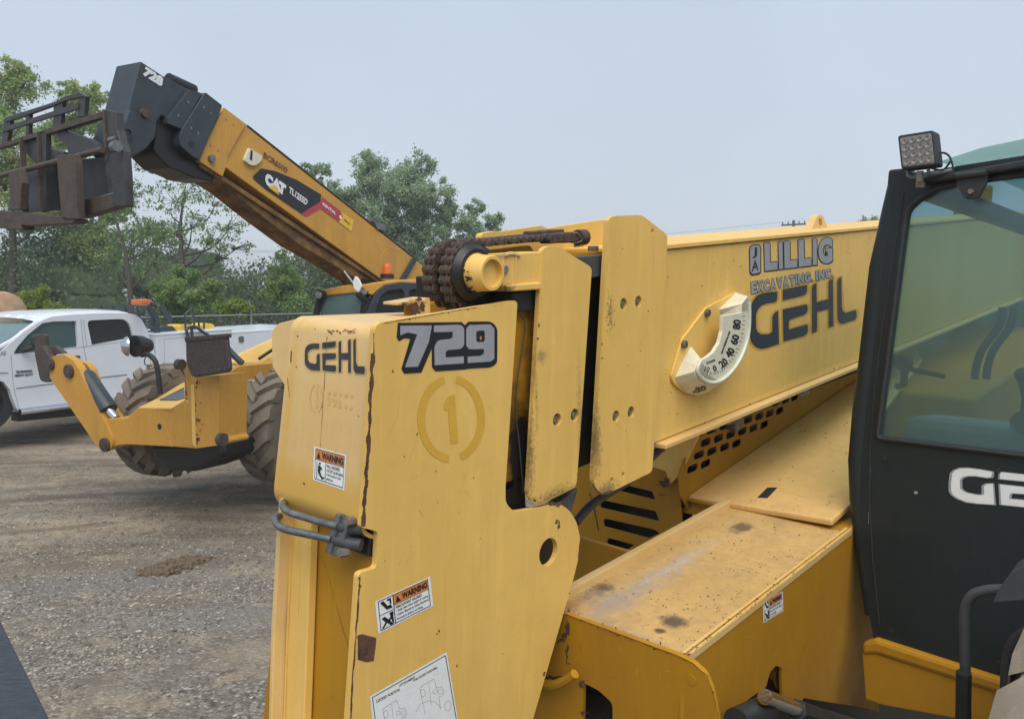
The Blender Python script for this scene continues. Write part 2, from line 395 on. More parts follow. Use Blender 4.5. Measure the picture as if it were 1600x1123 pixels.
M['catu'] = rusty('dirty_amber_underside', (.26, .14, .04), (.09, .05, .025), 6, .8)
M['catk'] = plain('dark_grey_machine_paint', (.034, .046, .056), .45, var=.3, scale=8)
M['fork'] = rusty('worn_fork_steel', (.085, .058, .042), (.045, .038, .034), 12, .7, (.12, .09, .075))
M['forkk'] = plain('dark_carriage_steel', (.04, .042, .044), .55, var=.4, scale=12)
M['pad'] = rusty('scuffed_pad_steel', (.07, .05, .042), (.04, .032, .028), 30, .6, (.20, .19, .18))
M['truck'] = plain('white_truck_paint', (.62, .66, .72), .25, var=.05, scale=3, bump=0)
M['glassd'] = plain('dark_truck_glass', (.02, .026, .03), .08, var=.2, bump=0)
M['glassw'] = plain('pale_windscreen_glass', (.10, .17, .17), .08, var=.3, scale=2, bump=0)
M['amber'] = plain('amber_lens', (.70, .15, .03), .25, var=.3)
M['red'] = plain('crimson_vinyl', (.42, .04, .07), .4)
M['yel'] = plain('bright_yellow_vinyl', (.75, .48, .03), .4)
M['tank'] = rusty('tan_tank_paint', (.50, .37, .26), (.36, .2, .10), 2.5, .7)
M['wire'] = plain('galvanised_wire', (.20, .22, .21), .6, .3)
M['bark'] = plain('grey_bark', (.075, .065, .055), .95, var=.5, scale=18, bump=.6)
M['wood'] = plain('weathered_pole_wood', (.10, .09, .085), .95, var=.3)
def leafm(name, a, b, c, tr=.42):
    m, t, p, o = newmat(name)
    g = t.nodes.new('ShaderNodeNewGeometry')
    f1 = ramp(t, g.outputs['Random Per Island'], 0, 1)
    col = mixc(t, f1, a, b); col = mixc(t, ramp(t, noise_n(t, .9, 3), .5, .68, 0, .85), col, c)
    t.links.new(col, p.inputs['Base Color']); p.inputs['Roughness'].default_value = .6; p.inputs['Specular IOR Level'].default_value = .3
    ts = N(t, 'ShaderNodeBsdfTranslucent'); t.links.new(col, ts.inputs[0]); ms = N(t, 'ShaderNodeMixShader'); ms.inputs[0].default_value = tr
    t.links.new(p.outputs[0], ms.inputs[1]); t.links.new(ts.outputs[0], ms.inputs[2]); t.links.new(ms.outputs[0], o.inputs[0])
    return m
M['leaf1'] = leafm('pale_green_leaves', (.22, .32, .11), (.34, .45, .17), (.42, .45, .14))
M['leaf2'] = leafm('mid_green_leaves', (.12, .21, .07), (.22, .34, .11), (.31, .38, .11))
M['leaf3'] = leafm('haze_grey_green_leaves', (.22, .32, .19), (.32, .43, .25), (.36, .45, .27))  # distance haze is mixed into this leaf colour as grey
M['leaf4'] = leafm('dark_wood_leaves', (.07, .11, .06), (.14, .20, .10), (.18, .22, .10))
M['leaf5'] = leafm('yellow_green_leaves', (.17, .24, .035), (.24, .31, .05), (.28, .31, .06))
#@@PARTS@@
LS = .62
# ------------------------------------------------------------------ ground
def ground_mat():
    m, t, p, o = newmat('gravel_and_mud')
    mud = mixc(t, ramp(t, noise_n(t, .9, 6), .35, .65), (.19, .155, .113), (.125, .1, .07))
    st = noise_n(t, 1.0, 7, stretch=(.22, 1.5, 1))
    mud = mixc(t, ramp(t, st, .45, .55, 0, .8), mud, (.26, .215, .16))
    mud = mixc(t, ramp(t, noise_n(t, 2.1, 7, stretch=(.18, 1.7, 1)), .49, .60, 0, .8), mud, (.10, .078, .052))
    v = N(t, 'ShaderNodeTexVoronoi'); v.inputs['Scale'].default_value = 42; c = t.nodes.new('ShaderNodeTexCoord'); t.links.new(c.outputs['Object'], v.inputs['Vector'])
    sx = t.nodes.new('ShaderNodeSeparateColor'); t.links.new(v.outputs['Color'], sx.inputs[0])
    stone = mixc(t, ramp(t, sx.outputs[0], 0, 1), (.05, .045, .036), (.34, .315, .27))
    stone = mixc(t, ramp(t, sx.outputs[1], .9, .97, 0, .8), stone, (.50, .48, .45))
    stone = mixc(t, ramp(t, v.outputs['Distance'], .35, .75, 0, .7), stone, (.10, .085, .07))
    v2 = N(t, 'ShaderNodeTexVoronoi'); v2.inputs['Scale'].default_value = 110; t.links.new(c.outputs['Object'], v2.inputs['Vector'])
    s2 = t.nodes.new('ShaderNodeSeparateColor'); t.links.new(v2.outputs['Color'], s2.inputs[0])
    fine = mixc(t, ramp(t, s2.outputs[0], 0, 1), (.075, .066, .05), (.28, .25, .20))
    stone = mixc(t, ramp(t, noise_n(t, 9, 5), .45, .65, 0, .8), stone, fine)
    stone = mixc(t, ramp(t, noise_n(t, 1.1, 5), .42, .68, 0, .5), stone, (.23, .19, .14))
    # gravel lies near the viewer, mud further off, broken border
    sp = t.nodes.new('ShaderNodeSeparateXYZ'); t.links.new(c.outputs['Object'], sp.inputs[0])
    nn = ramp(t, noise_n(t, .7, 5), .3, .7, -1.3, 1.3)
    ad = N(t, 'ShaderNodeMath', operation='ADD'); t.links.new(sp.outputs[1], ad.inputs[0]); t.links.new(nn, ad.inputs[1])
    f = ramp(t, ad.outputs[0], 6.6, 7.8)
    patch = ramp(t, noise_n(t, 1.7, 6), .60, .72, 0, .75)
    mm = N(t, 'ShaderNodeMath', operation='MAXIMUM'); t.links.new(f, mm.inputs[0]); t.links.new(patch, mm.inputs[1])
    grit = mixc(t, ramp(t, s2.outputs[1], .4, 1, 0, .55), mud, (.36, .32, .26))
    grit = mixc(t, ramp(t, s2.outputs[2], .6, 1, 0, .5), grit, (.075, .06, .045))
    grit = mixc(t, ramp(t, sx.outputs[2], .75, 1, 0, .5), grit, (.38, .34, .28))
    grit = mixc(t, ramp(t, noise_n(t, 1.0, 8, stretch=(.5, 1.3, 1), rough=.65), .56, .66, 0, .75), grit, (.36, .30, .22))
    col = mixc(t, mm.outputs[0], stone, grit)
    t.links.new(col, p.inputs['Base Color']); p.inputs['Roughness'].default_value = .9; p.inputs['Specular IOR Level'].default_value = .25
    b = N(t, 'ShaderNodeBump'); b.inputs['Strength'].default_value = .9; b.inputs['Distance'].default_value = .012; b.invert = True
    t.links.new(v.outputs['Distance'], b.inputs['Height'])
    b2 = N(t, 'ShaderNodeBump'); b2.inputs['Strength'].default_value = .5; b2.inputs['Distance'].default_value = .03
    t.links.new(noise_n(t, 8, 8, rough=.7), b2.inputs['Height']); t.links.new(b.outputs[0], b2.inputs['Normal']); t.links.new(b2.outputs[0], p.inputs['Normal'])
    return m
M['ground'] = ground_mat()
def gbands(mat, items):
    """wheel tracks and bare patches on the yard: px of the centre, angle, half length, half width, colour, strength"""
    t = mat.node_tree; p = next(n for n in t.nodes if n.type == 'BSDF_PRINCIPLED'); src = p.inputs['Base Color'].links[0].from_socket
    for x, y, ang, rl, rw, col, k, nsc in items:
        c = hit(x, y, (Vector((0, 0, 0)), Vector((0, 0, 1)))); g = t.nodes.new('ShaderNodeNewGeometry'); s = N(t, 'ShaderNodeVectorMath', operation='SUBTRACT'); t.links.new(g.outputs['Position'], s.inputs[0]); s.inputs[1].default_value = c
        a = math.radians(ang); cb = t.nodes.new('ShaderNodeCombineXYZ')
        for i, v in enumerate((Vector((math.cos(a), math.sin(a), 0))/rl, Vector((-math.sin(a), math.cos(a), 0))/rw)):
            d = N(t, 'ShaderNodeVectorMath', operation='DOT_PRODUCT'); t.links.new(s.outputs[0], d.inputs[0]); d.inputs[1].default_value = v; t.links.new(d.outputs['Value'], cb.inputs[i])
        ln = N(t, 'ShaderNodeVectorMath', operation='LENGTH'); t.links.new(cb.outputs[0], ln.inputs[0]); fall = ramp(t, ln.outputs['Value'], .1, 1, 1, 0)
        nn = ramp(t, noise_n(t, nsc, 7, rough=.7), .35, .65, -.45, .25); ad = N(t, 'ShaderNodeMath', operation='ADD'); t.links.new(fall, ad.inputs[0]); t.links.new(nn, ad.inputs[1])
        src = mixc(t, ramp(t, ad.outputs[0], 0, .7, 0, k), src, col)
    t.links.new(src, p.inputs['Base Color'])
TAN, DRK, BRN = (.34, .275, .195), (.085, .068, .048), (.14, .112, .08)
gbands(M['ground'], [(150, 822, 16, 1.4, .38, TAN, .75, 3), (40, 850, 14, .8, .25, TAN, .6, 3), (330, 800, 12, 1.2, .22, TAN, .5, 3), (400, 890, 8, .8, .3, TAN, .4, 3), (420, 1020, 10, .5, .4, TAN, .5, 4), (250, 700, 6, 4, .5, TAN, .35, 2),
  (130, 775, 14, 2.4, .22, DRK, .75, 4), (330, 745, 14, 2.6, .28, DRK, .7, 4), (60, 720, 8, 3.0, .2, BRN, .8, 4), (220, 728, 10, 3.2, .16, DRK, .6, 5), (60, 690, 5, 3.5, .22, DRK, .6, 4), (60, 828, 20, 1.3, .10, BRN, .8, 6), (300, 885, 8, .7, .28, BRN, .6, 5), (260, 940, 8, .6, .18, BRN, .5, 5), (60, 890, 12, .9, .25, BRN, .5, 4), (330, 960, 5, 1.2, .35, (.17, .17, .17), .5, 4), (170, 910, 10, 1.3, .35, (.17, .17, .17), .5, 4)])
def gz(x, y):
    v = Vector((x, y, 0))
    k = min(1, max(0, (y-3)/3))*min(1, max(0, (26-y)/6)) if abs(x) < 16 else 0
    rut = noise.noise(Vector((x*.16+5+y*.1, y*1.15-x*.25, 0)))*.07+noise.noise(Vector((x*.5, y*2.6, 4)))*.018
    return k*(rut+noise.noise(v*.35)*.03+noise.noise(v*3.1)*.008)
g = MB(); xs = [-16+i*.12 for i in range(200)]; ys = [2.6+j*.12 for j in range(140)]
nx = len(xs); vs = [(x, y, gz(x, y)) for y in ys for x in xs]
fs = [(j*nx+i, j*nx+i+1, (j+1)*nx+i+1, (j+1)*nx+i) for j in range(len(ys)-1) for i in range(nx-1)]
# join the fine patch to the far horizon with a border ring
X0, X1, Y0, Y1 = xs[0], xs[-1], ys[0], ys[-1]
g.add(vs, fs)
n0 = nx*len(ys)
FB = [(-700, -700, 0), (700, -700, 0), (700, 700, 0), (-700, 700, 0)]
g.add([(X0, Y0, gz(X0, Y0)), (X1, Y0, gz(X1, Y0)), (X1, Y1, gz(X1, Y1)), (X0, Y1, gz(X0, Y1))]+FB, [(4, 5, 1, 0), (5, 6, 2, 1), (6, 7, 3, 2), (7, 4, 0, 3)])
gr = g.build('ground', M['ground'], smooth=True, ang=80, kind='structure')
gr.data.transform(Matrix.Translation(gr.location)); gr.location = (0, 0, 0)
# loose stones lying on the yard
st = MB(); rnd = random.Random(3)
for i in range(23000):
    y = 3.6+abs(rnd.gauss(0, 1))*3.2; x = rnd.uniform(-.78, -.12)*y*1.0+rnd.uniform(-.2, .2)
    if noise.noise(Vector((x*.8, y*.9, 9))) < -.28: continue
    r = rnd.choice((.005, .006, .008, .010, .013, .018))*(1 if rnd.random() < .97 else 1.6)*.8
    c = Vector((x, y, gz(x, y)+r*.25)); a = rnd.uniform(0, 3.14); ca, sa = math.cos(a), math.sin(a); sx_, sy_, sz_ = rnd.uniform(.8, 1.5), rnd.uniform(.7, 1.1), rnd.uniform(.45, .8)
    vs = []
    for (p, q, z) in ((1, 0, 0), (.5, .87, .1), (-.5, .87, -.1), (-1, 0, 0), (-.5, -.87, .1), (.5, -.87, 0), (.2, .1, 1), (-.25, -.1, .85), (0, 0, -.8)):
        p *= r*sx_*rnd.uniform(.8, 1.1); q *= r*sy_*rnd.uniform(.8, 1.1); vs.append(c+Vector((p*ca-q*sa, p*sa+q*ca, z*r*sz_)))
    st.add(vs, [(0, 1, 6), (1, 2, 6), (2, 7, 6), (2, 3, 7), (3, 4, 7), (4, 5, 7), (5, 6, 7), (5, 0, 6), (1, 0, 8), (2, 1, 8), (3, 2, 8), (4, 3, 8), (5, 4, 8), (0, 5, 8)])
def stonem():
    m, t, p, o = newmat('crushed_stone'); gg = t.nodes.new('ShaderNodeNewGeometry')
    c = mixc(t, gg.outputs['Random Per Island'], (.08, .072, .06), (.35, .33, .29)); t.links.new(c, p.inputs['Base Color']); p.inputs['Roughness'].default_value = .85; return m
M['stone'] = stonem()
o = st.build('gravel', M['stone'], fix=False, kind='stuff'); o['label'] = 'loose grey crushed stones scattered over the yard'; o['category'] = 'gravel'
# clods of mud heaped up by wheels
md = MB(); rnd = random.Random(11)
for i in range(420):
    u = rnd.uniform(-1, 1); k_ = 1-abs(u)**1.5; cpx = 272+u*52+rnd.gauss(0, 5); cpy = 889-u*11+rnd.gauss(0, 4.5)*k_
    c = hit(cpx, cpy, (Vector((0, 0, 0)), Vector((0, 0, 1)))); c.z = gz(c.x, c.y)+.002+rnd.uniform(0, .022)*k_
    md.ball(c, rnd.uniform(.008, .034), 7, (rnd.uniform(.8, 1.4), rnd.uniform(.8, 1.3), rnd.uniform(.6, 1.0)))
M['mud'] = rusty('damp_mud', (.15, .108, .068), (.09, .065, .042), 30, .95)
for v in md.v: v += noise.noise_vector(v*45)*.011
o = md.build('mud_clods', M['mud'], fix=False, kind='stuff'); o['label'] = 'ridge of brown mud clods on the gravel'; o['category'] = 'mud'

# ------------------------------------------------------------------ foliage
def leafquad(mb, c, r, rnd):
    r *= LS
    n = Vector((rnd.gauss(0, 1), rnd.gauss(0, 1), rnd.gauss(0, .8)+.5)).normalized(); a = n.orthogonal().normalized(); a.rotate(Matrix.Rotation(rnd.uniform(0, 6.28), 3, n)); b = n.cross(a)
    a = a*r*rnd.uniform(.8, 1.3); b = b*r*rnd.uniform(.45, .8)
    mb.add([c-a, c-b*.9+a*.1, c+a, c+b], [(0, 1, 2, 3)])
def tree(name, Z, blobs, base, mat, label, n=5000, leaf=.07, trunk_r=.12, seed=1, group='trees beyond the fence', spread=1.0, dens=1.0, limbs=None, depth=.8):
    """blobs: (px x, px y, radius px); base: px x of the foot; crown clumps at depth Z"""
    rnd = random.Random(seed); foot = hit(base[0], base[1], (at(800, 450, Z), Vector((0, 1, 0)))); foot.z = 0
    o = root(name, foot, label, 'tree', group)
    cr = MB(); tr = MB(); k = Z/FPX
    Cs = []
    for (x, y, r) in blobs:
        c = at(x, y, Z+rnd.uniform(-1, 1)*r*k*depth); Cs.append((c, r*k))
    tot = sum(r*r for c, r in Cs)
    top = max(Cs, key=lambda q: q[0].z)[0]
    mid = foot.lerp(top, .33); mid.x = foot.x*.7+top.x*.3+rnd.uniform(-.1, .1)
    if limbs is None:
        main = spline([foot, foot.lerp(mid, .5)+Vector((rnd.uniform(-.1, .1), 0, 0)), mid, mid.lerp(top, .5)+Vector((rnd.uniform(-.2, .2), rnd.uniform(-.2, .2), 0)), top], 4)
    else:
        main = spline([foot]+[at(x, y, Z) for x, y in limbs], 4)
    m = len(main); tr.tube(main, [trunk_r*(1-.88*i/(m-1))*(1.25 if i == 0 else 1) for i in range(m)], 8)
    for c, r in Cs:
        i = min(range(m), key=lambda i: (main[i]-c).length+abs(main[i].z-(c.z-1.1*r-.5))*.9); i = max(2, i)
        a = main[i]; q = a.lerp(c, .5)+Vector((rnd.uniform(-.15, .15), rnd.uniform(-.15, .15), -.12*(c-a).length))
        rr = trunk_r*(1-.88*i/(m-1))*.55; ln = spline([a, q, c], 4); tr.tube(ln, [rr*(1-.75*j/(len(ln)-1)) for j in range(len(ln))], 5)
        nb = max(4, int(5+r*5)); cnt = int(n*r*r/tot*dens*(1.0 if name == 'slender_tree' else 2.3)); subs = []
        for j in range(nb*3):
            d = Vector((rnd.gauss(0, 1), rnd.gauss(0, 1), rnd.gauss(0, .85))).normalized()*r*rnd.uniform(.45, 1.05)*spread
            e = c+d; subs.append((e, r*rnd.uniform(.16, .36)))
            if j < nb*2: tr.tube([c.lerp(a, .15), c+d*.5+Vector((0, 0, -.05*r)), e], [rr*.3, rr*.2, rr*.08], 4)
        for j in range(cnt):
            e, er = rnd.choice(subs); p = e+Vector((rnd.gauss(0, .5), rnd.gauss(0, .5), rnd.gauss(0, .42)))*er*1.25
            leafquad(cr, p, leaf*rnd.uniform(.6, 1.2), rnd)
    tr.build('trunk', M['bark'], o, smooth=True, fix=False)
    cr.build('crown', mat, o, fix=False)
    return o
def G(*a): return a
tree('broadleaf_tree', 27, [(8, 150, 42), (40, 130, 30), (15, 215, 48), (50, 240, 38), (-30, 180, 50), (20, 110, 20), (75, 215, 30), (5, 290, 45), (60, 320, 40), (-50, 260, 60)], (20, 560), M['leaf1'],
     'tall pale green tree at the left edge behind the lifted forks', n=15000, leaf=.085, trunk_r=.22, seed=2)
tree('broadleaf_tree', 29, [(120, 165, 30), (150, 150, 20), (105, 140, 14), (150, 200, 30), (100, 205, 28), (130, 260, 30), (90, 330, 38), (175, 330, 26), (140, 380, 35)], (135, 560), M['leaf1'],
     'pale green tree rising behind the fork carriage and dark boom head', n=10000, leaf=.085, trunk_r=.2, seed=3)
tree('slender_tree', 25, [(180, 330, 24), (215, 300, 24), (235, 350, 26), (205, 375, 22), (245, 410, 24), (175, 405, 22), (230, 260, 14), (255, 370, 18)], (205, 560), M['leaf2'],
     'thin forked tree with loose mid green leaves left of the bare branched one', n=3000, leaf=.075, trunk_r=.12, seed=5, limbs=[(205, 490), (200, 420), (190, 370), (172, 325)], spread=1.15)
tree('slender_tree', 24, [(300, 290, 26), (340, 315, 24), (365, 350, 22), (270, 310, 24), (330, 375, 24), (300, 350, 20), (375, 385, 16), (345, 400, 16), (275, 365, 18), (255, 290, 12)], (287, 560), M['leaf2'],
     'sparse open branched tree with the sky showing through beneath the far boom', n=2500, leaf=.07, trunk_r=.13, seed=8, limbs=[(287, 480), (284, 400), (282, 350), (290, 290)], spread=1.25)
tree('broadleaf_tree', 34, [(492, 290, 20), (505, 265, 14), (525, 300, 20), (545, 320, 22), (520, 340, 26), (480, 265, 12)], (520, 560), M['leaf3'],
     'grey green tree top showing just above the middle of the far boom', n=4500, leaf=.09, trunk_r=.2, seed=9)
tree('broadleaf_tree', 34, [(575, 262, 24), (572, 243, 10), (600, 290, 34), (640, 300, 38), (655, 265, 24), (680, 305, 28), (590, 340, 34), (630, 355, 40), (670, 350, 32), (560, 305, 24), (700, 330, 18), (655, 395, 36), (700, 380, 26), (610, 400, 30)], (640, 560), M['leaf3'],
     'large round grey green tree rising behind the rusty chain wheels', n=19000, leaf=.09, trunk_r=.28, seed=12)
tree('broadleaf_tree', 34, [(742, 325, 16), (735, 350, 22), (765, 350, 20), (755, 380, 24), (725, 390, 20), (785, 370, 12), (780, 395, 18), (745, 420, 24)], (748, 560), M['leaf3'],
     'small grey green tree right of the large one, above the faded yellow head', n=6000, leaf=.09, trunk_r=.18, seed=15)
tree('broadleaf_tree', 60, [(1352, 350, 10), (1368, 346, 9), (1382, 352, 12), (1400, 350, 14), (1365, 362, 14)], (1370, 480), M['leaf3'],
     'distant tree top peeping over the boom beside the cab', n=1800, leaf=.13, trunk_r=.2, seed=17)
tree('leafy_bush', 21.5, [(60, 465, 22), (45, 485, 22), (80, 485, 20), (30, 470, 14), (70, 500, 20)], (58, 560), M['leaf5'],
     'bright yellow green bush behind the white truck cab', n=5000, leaf=.055, trunk_r=.05, seed=20, group='bushes at the wood edge')
tree('leafy_bush', 23, [(440, 430, 22), (450, 455, 26), (425, 460, 22), (440, 400, 12), (462, 480, 26)], (445, 560), M['leaf2'],
     'fresh green conical bush standing out left of the far cab', n=5000, leaf=.06, trunk_r=.06, seed=21, group='bushes at the wood edge')
tree('leafy_bush', 22, [(285, 440, 26), (262, 462, 26), (310, 470, 26), (275, 485, 26), (330, 455, 20)], (285, 560), M['leaf2'],
     'mid green bush in front of the dark wood above the white service body', n=7000, leaf=.06, trunk_r=.06, seed=22, group='bushes at the wood edge')
tree('leafy_bush', 20, [(370, 478, 14), (352, 484, 14), (388, 486, 13)], (370, 560), M['leaf5'],
     'low yellow green bush touching the back of the fence', n=2400, leaf=.05, trunk_r=.04, seed=24, group='bushes at the wood edge')
# the far wood as one mass
wd = MB(); rnd = random.Random(31); hull = MB()
for i in range(210):
    x = rnd.uniform(-32, 34); y = rnd.uniform(28, 40); 
    hgt = 2.9+.7*noise.noise(Vector((x*.22, 3.3, 0)))*2+rnd.uniform(-.4, .3)+(y-28)*.05
    if x < -15: hgt += 1.2
    if x > 4: hgt = min(hgt, 2.9)
    r = rnd.uniform(.9, 1.7); c = Vector((x, y, max(.6, hgt-r*.8)))
    hull.ball(c-Vector((0, -.5, .9)), r*.7, 10, (1.2, 1, 1)); hull.ball(Vector((x, y+.6, 0.3)), r*.8, 10, (1.3, 1, 1.1))
    cnt = 1300 if x < 3 else 800
    for j in range(cnt):
        th = rnd.uniform(0, 6.283); z = rnd.uniform(-.7, 1); q = math.sqrt(1-z*z) if abs(z) < 1 else 0
        R = r*rnd.uniform(.8, 1.12)*(1+.25*noise.noise(Vector((x+th*2, z*3, y))))
        p = c+Vector((R*q*math.cos(th)*1.15, R*q*math.sin(th), R*z))
        if p.z < 0 or p.y > y+.6: continue
        leafquad(wd, p, rnd.uniform(.07, .14), rnd)
    for j in range(cnt//2):
        p = Vector((x+rnd.gauss(0, r*.8), y-rnd.uniform(.3, 1.1)*r, rnd.uniform(0, max(.8, hgt-r))))
        leafquad(wd, p, rnd.uniform(.07, .13), rnd)
for v in hull.v: v += noise.noise_vector(v*.9)*.35+noise.noise_vector(v*3.1)*.35; v.y += .6
n1 = len(wd.v); n2 = len(wd.f); wd.add(hull.v, hull.f)
o = wd.build('far_wood', M['leaf4'], fix=False, kind='stuff'); o['label'] = 'dark mixed wood closing the yard behind the fence'; o['category'] = 'wood'
# rough grass strip below the fence
gs = MB(); rnd = random.Random(5)
for i in range(9000):
    x = rnd.uniform(-16, 12); y = 18.6+rnd.uniform(-.3, 3)+(x+6)*.0; h = rnd.uniform(.15, .5); a = rnd.uniform(-.1, .1)
    gs.add([(x-.015, y, 0), (x+.015, y, 0), (x+a, y+a, h)], [(0, 1, 2)])
o = gs.build('rough_grass', M['leaf2'], fix=False, kind='stuff'); o['label'] = 'rough grass strip along the fence foot'; o['category'] = 'grass'

# ------------------------------------------------------------------ fence
FA = hit(215, 499, (at(800, 450, 18.0), Vector((0, 1, 0)))); FBp = at(490, 484, 21.0)
FA.z = 0; FBp.z = 0; fd = (FBp-FA).normalized(); A0 = FA-fd*7; FH = 1.83; LEN = 24
fe = root('chain_link_fence', A0, 'galvanised chain link fence with a top rail in front of the wood', 'fence')
fm = MB(); sp = .11
for i in range(int((LEN+FH)/sp)):
    for sg in (1, -1):
        x0 = i*sp-(FH if sg > 0 else 0); x1 = x0+FH; a = A0+fd*x0; b = A0+fd*x1; a.z = 0 if sg > 0 else FH; b.z = FH if sg > 0 else 0
        if x0 < 0 or x1 > LEN: continue
        fm.tube([a, b], .0035, 3, False)
fm.build('wire_mesh', M['wire'], fe, fix=False)
r_ = MB(); r_.tube([A0+Vector((0, 0, FH)), A0+fd*LEN+Vector((0, 0, FH))], .022, 8); r_.build('top_rail', M['wire'], fe, smooth=True)
k = 0
while k*2.4 <= LEN:
    pm = MB(); p = A0+fd*2.4*k; pm.tube([p, p+Vector((0, 0, FH+.12))], .03, 8); pm.tube([p+Vector((0, 0, FH+.1)), p+Vector((-.05, .06, FH+.35))], .012, 6); pm.build('post', M['wire'], fe, smooth=True); k += 1
# ------------------------------------------------------------------ utility pole and wires
up = root('utility_pole', Vector((at(1240, 450, 70).x, at(1240, 450, 70).y, 0)), 'distant wooden utility pole with a crossarm above the boom', 'utility pole')
P = at(1240, 350, 70); b0 = Vector((P.x, P.y, 0)); m = MB(); m.tube([b0, P+Vector((0, 0, .3))], [.17, .12], 8); m.build('pole', M['wood'], up, smooth=True)
m = MB(); m.box(P+Vector((0, 0, -.05)), Vector((1.0, 0, .05)), Vector((0, .06, 0)), Vector((0, 0, .07))); m.build('crossarm', M['wood'], up)
m = MB(); m.box(P+Vector((.7, 0, -.75)), Vector((.9, 0, .05)), Vector((0, .06, 0)), Vector((0, 0, .07))); m.build('crossarm', M['wood'], up)
for dx in (-.9, -.45, .45, .9):
    m = MB(); m.cyl(P+Vector((dx, 0, .02+.05*dx)), Vector((0, 0, 1)), .05, .2, 8); m.build('insulator', M['hose'], up)
for dz, yl in ((0, 350), (-.75, 357)):
    a = P+Vector((-.9, 0, .15+dz)); b = at(300, 395+dz*6, 60); pts = [a.lerp(b, i/20)+Vector((0, 0, -1.2*math.sin(math.pi*i/20)*.6)) for i in range(21)]
    m = MB(); m.tube(pts, .012, 4); o = m.build('power_line', M['hose']); o['label'] = ('upper' if dz == 0 else 'lower')+' thin power line running left from the utility pole'; o['category'] = 'power line'; o['group'] = 'power lines'
# ================================================================== the near telehandler
TH = root('telehandler', Vector((W(1.6, -.1, -1.5).x, W(1.6, -.1, -1.5).y, 0)), 'faded yellow telehandler filling the right side, numbered 729, with a charcoal cab', 'telehandler', rz=math.atan2(B.y, B.x))
def lettering(name, mats_polys, parent, label=None): pass
# ---- head -------------------------------------------------------
T0 = T(0)
head = MB().slab(T0, [(586, 505, 14), (809, 468.5, 9), (803, 560), (790, 762), (790, 786, 10), (803, 799, 8), (818, 797), (850, 791), (872, 785, 6), (889, 796, 6), (901, 815, 6), (907, 842, 8), (904, 872, 8), (893, 915), (828, 1140), (543, 1140), (560, 895, 8), (588, 887, 7), (591, 830, 7), (565, 824, 4), (571, 760), (577, 640)], .014, circ=[(857, 862, .0345)]).build('head_plate', M['fade'], TH, bevel=.0015)
hp_e = MB()
strip(hp_e, shift(T0, .0006), [(583, 552), (578, 640), (574, 720), (567, 822)], 2.0, 8, 1)
strip(hp_e, shift(T0, .0006), [(584, 520), (584, 552)], .6, 3, 4)
strip(hp_e, shift(T0, .0006), [(563, 900), (557, 980), (551, 1060), (548, 1122)], .8, 3.4, 2)
strip(hp_e, shift(T0, .0006), [(600, 505), (700, 487), (745, 480)], .3, 1.6, 3)
flat(hp_e, shift(T0, .0007), [(559, 992), (566, 990), (588, 996), (587, 1010), (584, 1032), (573, 1034), (559, 1030)])
for (x, y, r) in ((692, 527, 2.2), (698, 527, 1), (614, 580, 1.3), (708, 651, 1.4), (652, 678, 1.2), (870, 816, 2), (873, 822, 2.4), (740, 746, 1), (681, 736, 1), (632, 713, .9), (838, 620, 1.1), (714, 1040, 1.2), (679, 1043, 1), (686, 985, 1.6), (683, 990, 1)): blob(hp_e, shift(T0, .0007), x, y, r, r*1.3, x)
hp_e.build('rust_patch', M['rust'], head, fix=False, kind='stuff')
sc_ = MB()
for l in ([(629, 580), (625, 610), (622, 650), (612, 668), (600, 695)], [(652, 680), (640, 720)], [(728, 737), (722, 760)], [(650, 1032), (664, 1026)], [(680, 1002), (690, 994)], [(655, 742), (640, 748)]): strip(sc_, shift(T0, .0008), l, .15, .8, l[0][0])
sc_.build('scratch', M['pale'], head, fix=False, kind='stuff')
# worn away circle and figure, unfaded paint where a sticker used to be
gh = MB(); pg = shift(T0, .0008)
def arc(cx, cy, r0x, r0y, r1x, r1y, a0, a1, n=26):
    o = [(cx+r1x*math.cos(math.radians(a0+(a1-a0)*i/n)), cy-r1y*math.sin(math.radians(a0+(a1-a0)*i/n))) for i in range(n+1)]
    return o+[(cx+r0x*math.cos(math.radians(a0+(a1-a0)*i/n)), cy-r0y*math.sin(math.radians(a0+(a1-a0)*i/n))) for i in range(n, -1, -1)]
flat(gh, pg, arc(705, 654, 41, 57, 53, 68, 103, 266), 0); flat(gh, pg, arc(705, 654, 41, 57, 53, 68, -72, 80), 0)
flat(gh, pg, Z4([(904, 640), (912, 612), (935, 588), (960, 582), (978, 830), (938, 836), (925, 660), (906, 662)]))
gh.build('sticker_ghost', M['ghost'], head, fix=False, kind='stuff')
# 729
pk = shift(T0, .0009); nb = MB()
flat(nb, pk, Z4([(666, 212), (995, 208), (1012, 224), (1030, 206), (1150, 205, 14), (1180, 238, 10), (1179, 420, 10), (1148, 442, 10), (1030, 449), (1012, 453), (860, 463), (842, 440), (841, 346), (788, 469), (700, 475), (684, 450), (730, 295), (700, 292), (672, 307), (660, 290)]))
n0_ = nb.build('number_shadow', M['ink'], head, fix=False)
ng = MB(); pn = shift(T0, .0013)
flat(ng, pn, Z4([(678, 227), (842, 226), (826, 310), (770, 438), (702, 441), (766, 272), (716, 262), (679, 277)]))
flat(ng, pn, Z5([(122, 573), (255, 568, 12), (274, 585, 8), (274, 672, 10), (258, 690, 8), (192, 696, 4), (181, 706), (181, 733), (272, 727), (272, 762), (126, 772), (124, 676, 10), (142, 646, 8), (204, 640), (216, 630), (216, 604), (122, 606)]))
V9 = [(284, 588), (300, 570), (405, 567), (425, 588), (425, 738), (408, 753), (292, 761), (290, 729), (356, 725), (373, 712), (373, 690), (300, 692), (284, 674)]
